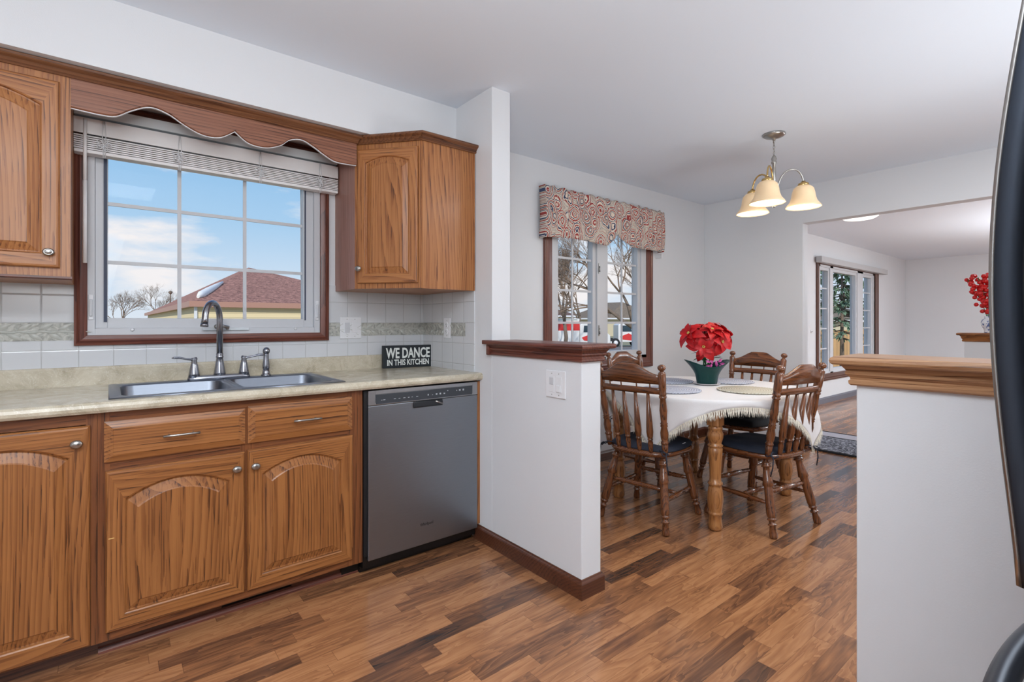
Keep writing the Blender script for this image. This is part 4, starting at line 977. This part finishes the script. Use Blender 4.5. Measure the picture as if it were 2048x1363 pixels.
def make_chair():
    t = empty('dining_chair', (0, 0, 0))
    # saddle seat
    n_ = 40; out = []
    for i in range(n_):
        a = 2 * PI * i / n_; cx, sx = math.cos(a), math.sin(a)
        x_ = .215 * math.copysign(abs(cx) ** .62, cx); w_ = .228 if x_ > 0 else .215
        y_ = w_ * math.copysign(abs(sx) ** .62, sx); out.append((x_, y_ * (1 + .04 * x_ / .2)))
    lps = [[(x_ * k, y_ * k, z_) for x_, y_ in out] for k, z_ in ((.2, .405), (.86, .405), (.95, .412), (1., .425), (1., .434), (.97, .441), (.86, .443), (.6, .436), (.2, .434))]
    MB().loops(lps, True, True).build('seat', 'chair_wood_x', t)
    top = {}
    for sx in (-1, 1):
        for sy in (-1, 1):
            a = Vector((sx * .135, sy * .150, .408)); f_ = Vector((-.228 if sx < 0 else .215, sy * .215, 0)); top[(sx, sy)] = (a, f_)
            MB().lathe(turned((f_ - a).length, .024, 'leg'), a, f_ - a, 14).build('leg', 'chair_wood_z', t)
    def at(k, z): a, f_ = top[k]; return a.lerp(f_, (a.z - z) / (a.z - f_.z))
    def rung(p, q, r=.0125): MB().lathe(turned((q - p).length, r, 'rung'), p, q - p, 12).build('stretcher', 'chair_wood_x', t)
    rung(at((-1, -1), .175), at((1, -1), .175)); rung(at((-1, 1), .175), at((1, 1), .175))
    rung(at((-1, -1), .235), at((-1, 1), .235)); rung(at((1, -1), .225), at((1, 1), .225))
    rung(at((-1, -1), .175).lerp(at((1, -1), .175), .5), at((-1, 1), .175).lerp(at((1, 1), .175), .5))
    # back
    P0 = {s_: Vector((-.170, s_ * .182, .436)) for s_ in (-1, 1)}; P1 = {s_: Vector((-.262, s_ * .205, .955)) for s_ in (-1, 1)}
    for s_ in (-1, 1): MB().lathe(turned((P1[s_] - P0[s_]).length, .0200, 'post'), P0[s_], P1[s_] - P0[s_], 14).build('back_post', 'chair_wood_z', t)
    def bp_(y_, z_):   # point on curved back surface
        k = (z_ - .436) / (.955 - .436); c_ = 1 - (y_ / .205) ** 2
        return Vector((-.170 - .092 * k - .022 * c_, y_, z_))
    def rail(zlo, zhi, th, name):
        lp = []
        for i in range(21):
            y_ = -.192 + .384 * i / 20; zl, zh = zlo(y_), zhi(y_); p, q = bp_(y_, zl), bp_(y_, zh)
            lp.append([(p.x - th, y_, zl), (p.x + th, y_, zl), (q.x + th, y_, zh - .004), (q.x + th * .5, y_, zh), (q.x - th * .5, y_, zh), (q.x - th, y_, zh - .004)])
        MB().loops(lp, True, True).build(name, 'chair_wood_y', t)
    def crest(y_):
        u = abs(y_) / .192
        return .890 + .060 * (1 if u < .28 else max(0, 1 - (u - .28) / .72) ** .8) * (.5 + .5 * math.cos(PI * max(0, u - .28) / .9)) + .004
    rail(lambda y_: .842, crest, .010, 'crest_rail')
    rail(lambda y_: .786, lambda y_: .822, .011, 'back_rail')
    for i in range(4):
        y0 = -.105 + .07 * i; y1 = -.115 + .0767 * i
        a = bp_(y0, .436); a.x = -.190 - .010 * (1 - (y0 / .18) ** 2) + .005; q = bp_(y1, .796)
        MB().lathe(turned((q - a).length, .0135, 'spindle'), a, q - a, 12).build('spindle', 'chair_wood_z', t)
    MB().rod(bp_(.05, .818), bp_(.05, .846), .004).rod(bp_(-.05, .818), bp_(-.05, .846), .004).rod(bp_(-.13, .818), bp_(-.13, .846), .004).rod(bp_(.13, .818), bp_(.13, .846), .004).build('rail_peg', 'chair_wood_z', t)
    return t
ch0 = make_chair()
places = [((1.03, -.995), 8, 'turned wood dining chair nearest the half wall, its back to the kitchen'),
          ((1.515, -1.44), 81, 'turned wood dining chair at the right front, back towards the doorway side'),
          ((1.685, -.535), -88, 'turned wood dining chair under the paisley window, mostly hidden behind another chair'),
          ((2.165, -.995), 179, 'turned wood dining chair on the far side, facing the camera behind the table')]
def make_cushion(mat, puff):
    c = empty('chair_cushion', (0, 0, 0)); b = MB(); n_ = 28; g = []
    for i in range(n_ + 1):
        row_ = []
        for j in range(n_ + 1):
            u = -1 + 2 * i / n_; v = -1 + 2 * j / n_
            x_ = .205 * u * math.sqrt(1 - .28 * v * v); y_ = .215 * v * math.sqrt(1 - .28 * u * u)
            e_ = max(0, 1 - abs(u) ** 6) * max(0, 1 - abs(v) ** 6)
            row_.append((x_ + .015, y_, .012 + puff * e_ ** .45 - .010 * puff / .03 * sum(math.exp(-((u - a) ** 2 + (v - b_) ** 2) * 30) for a in (-.45, .45) for b_ in (-.45, .45)) + .003 * noise.noise(Vector((x_ * 14, y_ * 14, puff * 90)))))
        g.append(row_)
    b.loops(g, closed=False); g2 = [[(x_, y_, min(.006, z_) * .5) for x_, y_, z_ in r_] for r_ in g]; b.loops(g2, closed=False)
    rim = [g[0][j] for j in range(n_ + 1)] + [g[i][n_] for i in range(1, n_ + 1)] + [g[n_][j] for j in range(n_ - 1, -1, -1)] + [g[i][0] for i in range(n_ - 1, 0, -1)]
    b.loops([rim, [(p[0] * 1.01, p[1] * 1.01, .007) for p in rim], [(p[0], p[1], .003) for p in rim]])
    b.build('pad', mat, c)
    for s_ in (-1, 1):
        r_ = MB().tube([(-.175, s_ * .15, .016), (-.195, s_ * .180, .022), (-.205, s_ * .205, .012), (-.185, s_ * .21, .0), (-.168, s_ * .19, .012)], .0035, 6)
        r_.tube([(-.20, s_ * .205, .012), (-.225, s_ * .215, .0), (-.225, s_ * .22, -.05), (-.215, s_ * .225, -.10)], .0035, 6)
        r_.tube([(-.20, s_ * .20, .012), (-.232, s_ * .19, .022), (-.245, s_ * .20, .012), (-.225, s_ * .205, .0), (-.20, s_ * .20, .01)], .003, 6)
        r_.build('tie', mat, c)
    MB().box(.02, .06, -.20, -.196, .028, .030).build('care_tag', white_pl, c) if puff < .03 else None
    return c
cu_a = make_cushion(cushion_m, .024); cu_b = make_cushion(cushion_b, .045)
cl = ['dark navy seat cushion on the chair nearest the half wall', 'dark navy seat cushion on the right front chair', 'puffy black seat cushion on the chair under the window', 'puffy black seat cushion on the far chair behind the table leg']
used = set()
for i, ((x_, y_), dg, lab) in enumerate(places):
    t = ch0 if i == 0 else copy_tree(ch0)
    t.location = (x_, y_, 0); t.rotation_euler = (0, 0, math.radians(dg)); tag(t, lab, 'chair', 'turned wood chairs around the dining table')
    src = cu_a if i < 2 else cu_b
    c = src if src.name not in used else copy_tree(src); used.add(src.name)
    c.location = (x_, y_, .4385); c.rotation_euler = (0, 0, math.radians(dg)); tag(c, cl[i], 'cushion', 'tied seat cushions on the dining chairs')

# chandelier
hx_, hy_ = 1.861, -1.373
ch = empty('chandelier', (hx_, hy_, H), label='brass and nickel chandelier with three lit bell shades over the dining table', cat='chandelier')
MB().lathe([(.0, 0), (.068, -.001), (.070, -.008), (.058, -.018), (.030, -.028), (.010, -.034), (.008, -.045), (0, -.045)][::-1], n=28).build('canopy', nickel, ch)
b = MB()
for k in range(5):
    z = -.050 - k * .019; pts = [( (.006 * math.cos(a) if k % 2 else 0), (0 if k % 2 else .006 * math.cos(a)), z + .013 * math.sin(a)) for a in [2 * PI * i / 12 for i in range(13)]]
    b.tube(pts, .0016, 6)
b.tube([(.002, .002, -.04), (-.004, .004, -.09), (.003, -.003, -.15)], .0018, 5)
b.build('chain', nickel, ch)
MB().lathe([(0, -.490), (.008, -.486), (.012, -.476), (.006, -.468), (.016, -.458), (.022, -.44), (.022, -.40), (.012, -.38), (.011, -.20), (.017, -.195), (.017, -.185), (.013, -.18), (.017, -.165), (.012, -.15), (.005, -.140), (0, -.139)], n=18).build('stem', nickel, ch)
for k, ang_ in enumerate((-10, 110, 230)):
    a = math.radians(ang_); d_ = camR * math.cos(a) + camF * math.sin(a); R_ = .18
    arm = MB().tube([d_ * .012 + Vector((0, 0, -.42))] + [d_ * (.02 + (R_ - .02) * (1 - math.cos(t)) / 2) + Vector((0, 0, -.40 + .13 * math.sin(t) ** .9 + .058 * t / PI)) for t in [PI * i / 14 for i in range(1, 14)]] + [d_ * R_ + Vector((0, 0, -.335))], .0055, 8).build('arm', brass if k else nickel, ch)
    hb = d_ * R_
    MB().lathe([(0, -.322), (.012, -.322), (.016, -.330), (.030, -.336), (.034, -.346), (.033, -.356), (.026, -.358), (0, -.358)][::-1], hb, n=20).build('holder', brass, arm)
    sh = MB().lathe([(.028, -.350), (.044, -.356), (.060, -.372), (.068, -.400), (.072, -.430), (.082, -.458), (.100, -.482), (.106, -.492), (.104, -.494), (.096, -.482), (.078, -.456), (.068, -.428), (.064, -.400), (.056, -.374), (.040, -.360), (.026, -.355)], hb, n=32, caps=False).build('shade', ala_m, arm)
    MB().lathe([(0, -.468), (.014, -.464), (.026, -.450), (.030, -.432), (.026, -.412), (.015, -.395), (.012, -.36), (0, -.36)], hb, n=18).build('bulb', bulb_m, sh)
    light('chandelier_bulb', 'POINT', Vector((hx_, hy_, H - .50)) + hb, 3.2, size=.04, color=(1, .86, .66))

# ------------------------------------------------------------------ living room things
dm = empty('ceiling_lamp', (5.25, -.86, H), label='flush white dome ceiling light just visible under the doorway header', cat='lamp')
MB().lathe([(0, -.052), (.09, -.049), (.15, -.038), (.18, -.02), (.185, -.012), (0, -.012)], n=32).build('dome', dome_m, dm)
MB().lathe([(0, -.013), (.195, -.013), (.2, -.006), (.195, 0), (0, 0)], n=32).build('base', white_pl, dm)
rg = MB()
rg.box(-.33, .33, -.62, .62, 0, .012); ro = rg.build('rug', rug_m, bevel=.004); ro.location = (3.87, -1.12, .003); tag(ro, 'dark grey braided runner rug on the floor just past the doorway', 'rug')
MB().box(-.335, -.315, -.625, .625, 0, .014).box(.315, .335, -.625, .625, 0, .014).build('border', plain('charcoal_border', (30, 32, 38), .9), ro)
rm = MB().box(-.13, .13, -.7, .7, 0, .006).build('door_mat', mat_pale); rm.location = (4.345, -1.12, .001); tag(rm, 'pale grey flat mat with black edge beyond the braided rug', 'mat')
MB().box(.13, .148, -.7, .7, 0, .010).build('border', gap_dark, rm)
kn = MB().lathe([(.022, 0), (.022, .006), (.018, .009), (.006, .010), (.005, .013), (0, .013)], n=18).build('door_chime_button', white_pl); kn.rotation_euler = (PI / 2, 0, 0); kn.location = (6.17, -.0, 1.065)
tag(kn, 'small round white wall button left of the living room window', 'button')
MB().lathe([(.007, .0102), (.007, .0142), (0, .0142)], n=10).build('dark_centre', gap_dark, kn)
vs = empty('china_vase', (4.58, -2.05, 1.0955), label='blue and white china vase on the far oak ledge', cat='vase')
MB().lathe([(0, 0), (.045, 0), (.048, .01), (.044, .03), (.055, .07), (.078, .12), (.082, .16), (.070, .20), (.045, .225), (.040, .24), (.048, .255), (.044, .258), (.034, .24), (0, .23)], n=28).build('body', china, vs); vs.scale = (.62, .62, .58)
fl = empty('berry_spray', (4.58, -2.05, 1.245), label='spray of red artificial blossoms standing in the blue and white vase', cat='flowers')
rnd = random.Random(2)
for k in range(5):
    ax = camR * (-.28 + .16 * k) + camF * rnd.uniform(-.2, .2) + Vector((0, 0, .9)); ax.normalize()
    pts = [Vector((0, 0, -.04)), ax * .1, ax * .22, ax * .36 + camR * -.02]
    st = MB().tube(pts, .003, 5).build('stem', stem_m, fl)
    b = MB()
    for i in range(34):
        t = rnd.random(); p = ax * (.05 + .32 * t) + Vector((rnd.uniform(-1, 1), rnd.uniform(-1, 1), rnd.uniform(-1, 1))) * .035
        b.lathe([(0, 0), (.015, .005), (.020, .017), (.013, .030), (0, .036)], p, Vector((rnd.uniform(-1, 1), rnd.uniform(-1, 1), .5)), 7)
    b.build('blossoms', red_berry, st)

# ------------------------------------------------------------------ outside
GZ = -1.0
tag(MB().box(-90, 140, .3, 160, GZ - .2, GZ).build('lawn', grass), 'winter lawn outside the windows', 'lawn', kind='structure')
def cpt(u, d, z=0.):
    r_ = (u - 1024) / 1002.08 * d
    return Vector((CAM.x, CAM.y, 0)) + camR * r_ + camF * d + Vector((0, 0, z))
def zat(v, d): return CAM.z + (645.3 - v) / 1002.08 * d
# neighbour's hip-roofed house
def hip_house(name, K, W, Ln, eave, apex, ov, label, wmat, rmat, ridge=.1, gut=gutter_m, xoff=.5, snowy=False):
    h = empty(name, (K[0], K[1], GZ), label=label, cat='house')
    MB().box(0, W, 0, Ln, 0, eave - GZ).build('wall', wmat, h)
    x0, x1, y0, y1 = -ov, W + ov, -ov, Ln + ov; ez = eave - GZ; az = apex - GZ
    ra = (W * xoff, Ln * (.5 - ridge)); rb = (W * xoff, Ln * (.5 + ridge))
    MB().add([(x0, y0, ez), (x1, y0, ez), (x1, y1, ez), (x0, y1, ez), (ra[0], ra[1], az), (rb[0], rb[1], az), (x0, y0, ez - .06), (x1, y0, ez - .06), (x1, y1, ez - .06), (x0, y1, ez - .06)],
             [(0, 1, 4), (1, 2, 5, 4), (2, 3, 5), (3, 0, 4, 5), (6, 7, 1, 0), (7, 8, 2, 1), (8, 9, 3, 2), (9, 6, 0, 3), (9, 8, 7, 6)]).build('roof', rmat, h)
    MB().box(x0 - .12, x1 + .1, y0 - .12, y0, ez - .2, ez + .02).box(x0 - .12, x0, y0 + .001, y1, ez - .2, ez + .02).build('gutter', gut, h)
    MB().box(-.05, .05, -.05, .05, 0, ez - .1).build('corner_trim', white_pl, h)
    if snowy:
        a = Vector((x0, y0, ez)); q = Vector((ra[0], ra[1], az)); d_ = q - a
        sw = MB(); pts = [a + d_ * t for t in (.06, .1, .2, .3, .40)]
        sw.tube([p + Vector((.0, -.02, .06)) for p in pts], [.06, .16, .15, .11, .05], 8).build('snow_patch', snow, h)
    return h
hip_house('neighbour_house', (1.05, 20.1), 9.2, 31, zat(606, 21), zat(543, 36), .12, 'cream sided house with reddish hip roof seen through the kitchen window', siding, roof_red, ridge=.05, snowy=True)
v = cpt(341, 40, zat(588, 40)); vn = MB().rod((0, 0, 0), (0, 0, 1.0), .04).lathe([(.05, 0), (.14, .1), (.14, .2), (.0, .3)], (0, 0, .9), n=8).build('roof_vent_pipe', bark); vn.location = v - Vector((0, 0, .9)); tag(vn, 'thin vent pipe rising behind the reddish roof', 'pipe')
# brown-roof house behind the truck, tan gabled house
h2 = cpt(1080, 62); hip_house('neighbour_house', (h2.x - 6, h2.y), 12, 9, zat(630, 62), zat(585, 62), .5, 'brown roofed house in the left pane of the dining window', siding2, roof_brn, ridge=.0, gut=white_pl, xoff=.35)
h3 = cpt(1252, 86); hip_house('neighbour_house', (h3.x - 5, h3.y), 15, 9, zat(636, 86), zat(602, 86), .5, 'tan house with low roof in the right pane of the dining window', siding2, roof_tan, ridge=.2, gut=white_pl)
h4 = cpt(1690, 60); hip_house('neighbour_house', (h4.x - 5, h4.y), 12, 9, zat(640, 60), zat(605, 60), .5, 'pale house beyond the fence in the living room window', siding2, roof_tan, ridge=.2, gut=white_pl)
st = MB().box(-30, 60, 0, 9, 0, .03).build('street', asphalt); p = cpt(1200, 40); st.location = (p.x, p.y - 6, GZ); tag(st, 'grey street behind the lawn', 'street', kind='structure')

def truck(p, rz, label, boxed=True):
    t = empty('moving_truck', p, rz, label, 'truck', 'white and red moving trucks')
    if boxed:
        MB().box(-4.2, .2, -.95, .95, .55, 2.55).build('cargo_box', truck_w, t, bevel=.03)
        MB().box(-4.2, .2, -.965, -.95, 1.55, 2.30).box(-4.2, .2, .95, .965, 1.55, 2.30).build('side_band', truck_r, t)
        MB().box(-4.2, -.0, -.972, -.951, 2.42, 2.47).build('lettering_row', plain('grey_green_marks', (110, 130, 120), .6), t)
        mk = MB()
        for i in range(9): mk.box(-2.9 + i * .12, -2.82 + i * .12, -.972, -.966, 1.98, 2.08)
        mk.build('lettering', truck_w, t)
    # cab
    pr = [(.25, .45), (.25, 2.0), (.45, 2.12), (1.25, 2.10), (1.75, 1.45), (2.75, 1.28), (2.95, 1.1), (2.95, .45)]
    MB().prism(pr, -.9, .9, 'xz').build('cab', truck_w, t, bevel=.05)
    MB().prism([(.55, 1.4), (.6, 1.95), (1.18, 1.95), (1.58, 1.4)], -.915, .915, 'xz').build('side_window', truck_g, t)
    MB().add([(1.30, -.78, 2.03), (1.30, .78, 2.03), (1.755, .78, 1.48), (1.755, -.78, 1.48)], [(0, 1, 2, 3)]).build('windshield', truck_g, t)
    MB().prism([(.4, .95), (1.2, 1.25), (2.2, .7), (1.9, .55), (.6, .7)], -.925, .925, 'xz').build('red_stripe', truck_r, t)
    MB().box(2.94, 3.0, -.8, .8, .7, 1.05).build('grille', truck_g, t)
    MB().box(2.96, 3.08, -.9, .9, .42, .62).build('bumper', truck_w, t, bevel=.02)
    for wx in ((2.2, -2.9) if boxed else (2.2, -.0)):
        for s_ in (-1, 1):
            w_ = MB().lathe([(0, -.12), (.38, -.12), (.40, -.08), (.40, .08), (.38, .12), (0, .12)], (wx, s_ * .85, .40), (0, 1, 0), 20).build('wheel', tyre, t)
            MB().lathe([(0, 0), (.2, 0), (.2, .01), (0, .02)], (wx, s_ * .975, .40), (0, s_, 0), 16).build('hub', white_pl, w_)
    return t
p = cpt(1148, 43); truck((p.x, p.y, GZ), -.50, 'white truck with red side band in the left pane of the dining window')
p = cpt(1226, 46); truck((p.x, p.y, GZ), -.62, 'white truck cab with red stripe in the right pane of the dining window', boxed=False)

def tree(name, base, h, label, seed, spread=.5, depth=6, r0=None, mat=bark, nb=3, lean=(0, 0)):
    rn = random.Random(seed); r0 = r0 or h * .022
    t = empty(name, base, 0, label, 'tree', 'bare winter trees outside')
    tr_, br = MB(), MB()
    def grow(p, d, l, r, k):
        q = p + d * l; m_ = p.lerp(q, .5) + Vector((rn.uniform(-1, 1), rn.uniform(-1, 1), rn.uniform(-1, 1))) * l * .05
        mb = tr_ if k >= depth - 1 else br
        n_ = 7 if k >= depth - 1 else (4 if k > 1 else 3)
        mb.tube([p, m_, q], [r, r * .85, r * .68], n_)
        if k == 0: return
        for i in range(nb if k > 1 else nb + 1):
            a = rn.uniform(0, 2 * PI); s_ = spread * rn.uniform(.5, 1.25)
            u = d.orthogonal().normalized(); w_ = d.cross(u)
            nd_ = (d + (u * math.cos(a) + w_ * math.sin(a)) * s_ + Vector((0, 0, .12))).normalized()
            grow(q if i == 0 else p.lerp(q, rn.uniform(.6, 1)), nd_, l * rn.uniform(.62, .85), r * rn.uniform(.5, .68), k - 1)
    grow(Vector((0, 0, 0)), Vector((lean[0], lean[1], 1)).normalized(), h * .26, r0, depth)
    tr_.build('trunk', mat, t, weld=False); br.build('branches', bark2, t, weld=False)
    return t
for i, (u, d, v_top, lab, sp2, dp) in enumerate((
        (238, 62, 566, 'bare leafless tree at the left edge of the kitchen window', .62, 7),
        (318, 82, 563, 'bare leafless tree behind the left slope of the reddish roof', .62, 7),
        (1128, 34, 430, 'tall bare tree in the left pane of the dining window', .5, 7),
        (1160, 50, 480, 'bare tree behind the brown roofed house', .55, 7),
        (1300, 24, 380, 'large bare tree with leaning limbs in the right pane of the dining window', .6, 7))):
    p = cpt(u, d); tree('bare_tree', (p.x, p.y, GZ), (zat(v_top, d) - GZ) * 1.05, lab, 20 + i, sp2, dp, lean=(0, 0) if i < 4 else (-.35, .2), r0=.14 if i < 2 else .16)

# fence and evergreen beyond the living room window
p = cpt(1690, 24); fn = empty('wood_fence', (p.x, p.y, GZ), math.radians(-6), 'tan cedar board fence seen through the living room window', 'fence')
b = MB()
for i in range(120):
    x_ = -8.4 + i * .14; b.prism([(x_, 0), (x_ + .13, 0), (x_ + .13, 1.80), (x_ + .10, 1.85), (x_ + .03, 1.85), (x_, 1.80)], 0, .02, 'xz')
b.build('boards', fence_m, fn, weld=False)
MB().box(-8.4, 8.4, .02, .06, .35, .44).box(-8.4, 8.4, .02, .06, 1.4, 1.49).build('rail', fence_m, fn)
def evergreen(u, d, h, lab, seed, w=1.6):
    p = cpt(u, d); t = empty('evergreen_tree', (p.x, p.y, GZ), 0, lab, 'tree'); rn = random.Random(seed)
    MB().rod((0, 0, 0), (0, 0, h * .95), .08, .02, 8).build('trunk', bark, t)
    b = MB(); limb = MB()
    for k in range(105):
        z = h * (.36 + .62 * rn.random() ** .9); R_ = w * (1 - z / h) ** .7 + .12; a = rn.uniform(0, 2 * PI)
        tip = Vector((R_ * math.cos(a), R_ * math.sin(a), z - .22 * R_)); rt = Vector((0, 0, z)); limb.rod(rt, tip, .02, .006, 4)
        for j in range(16):
            q = rt.lerp(tip, .25 + .75 * j / 15); s_ = .16 * (1.1 - j / 20)
            d_ = (tip - rt).normalized() + Vector((rn.uniform(-.9, .9), rn.uniform(-.9, .9), rn.uniform(-.6, .4)))
            petal(b, q, d_, Vector((rn.uniform(-.3, .3), rn.uniform(-.3, .3), 1)), s_ * 1.6, s_ * .28)
    limb.build('branches', bark, t, weld=False); b.build('needles', needle, t, weld=False)['kind'] = 'stuff'
evergreen(1684, 17, 4.6, 'dark green evergreen in the centre pane of the living room window', 4, 1.1)
evergreen(1634, 20, 6.5, 'dark green evergreen in the left pane of the living room window', 5, 1.0)
evergreen(1740, 20, 6.0, 'dark green evergreen in the right pane of the living room window', 6, 1.1)
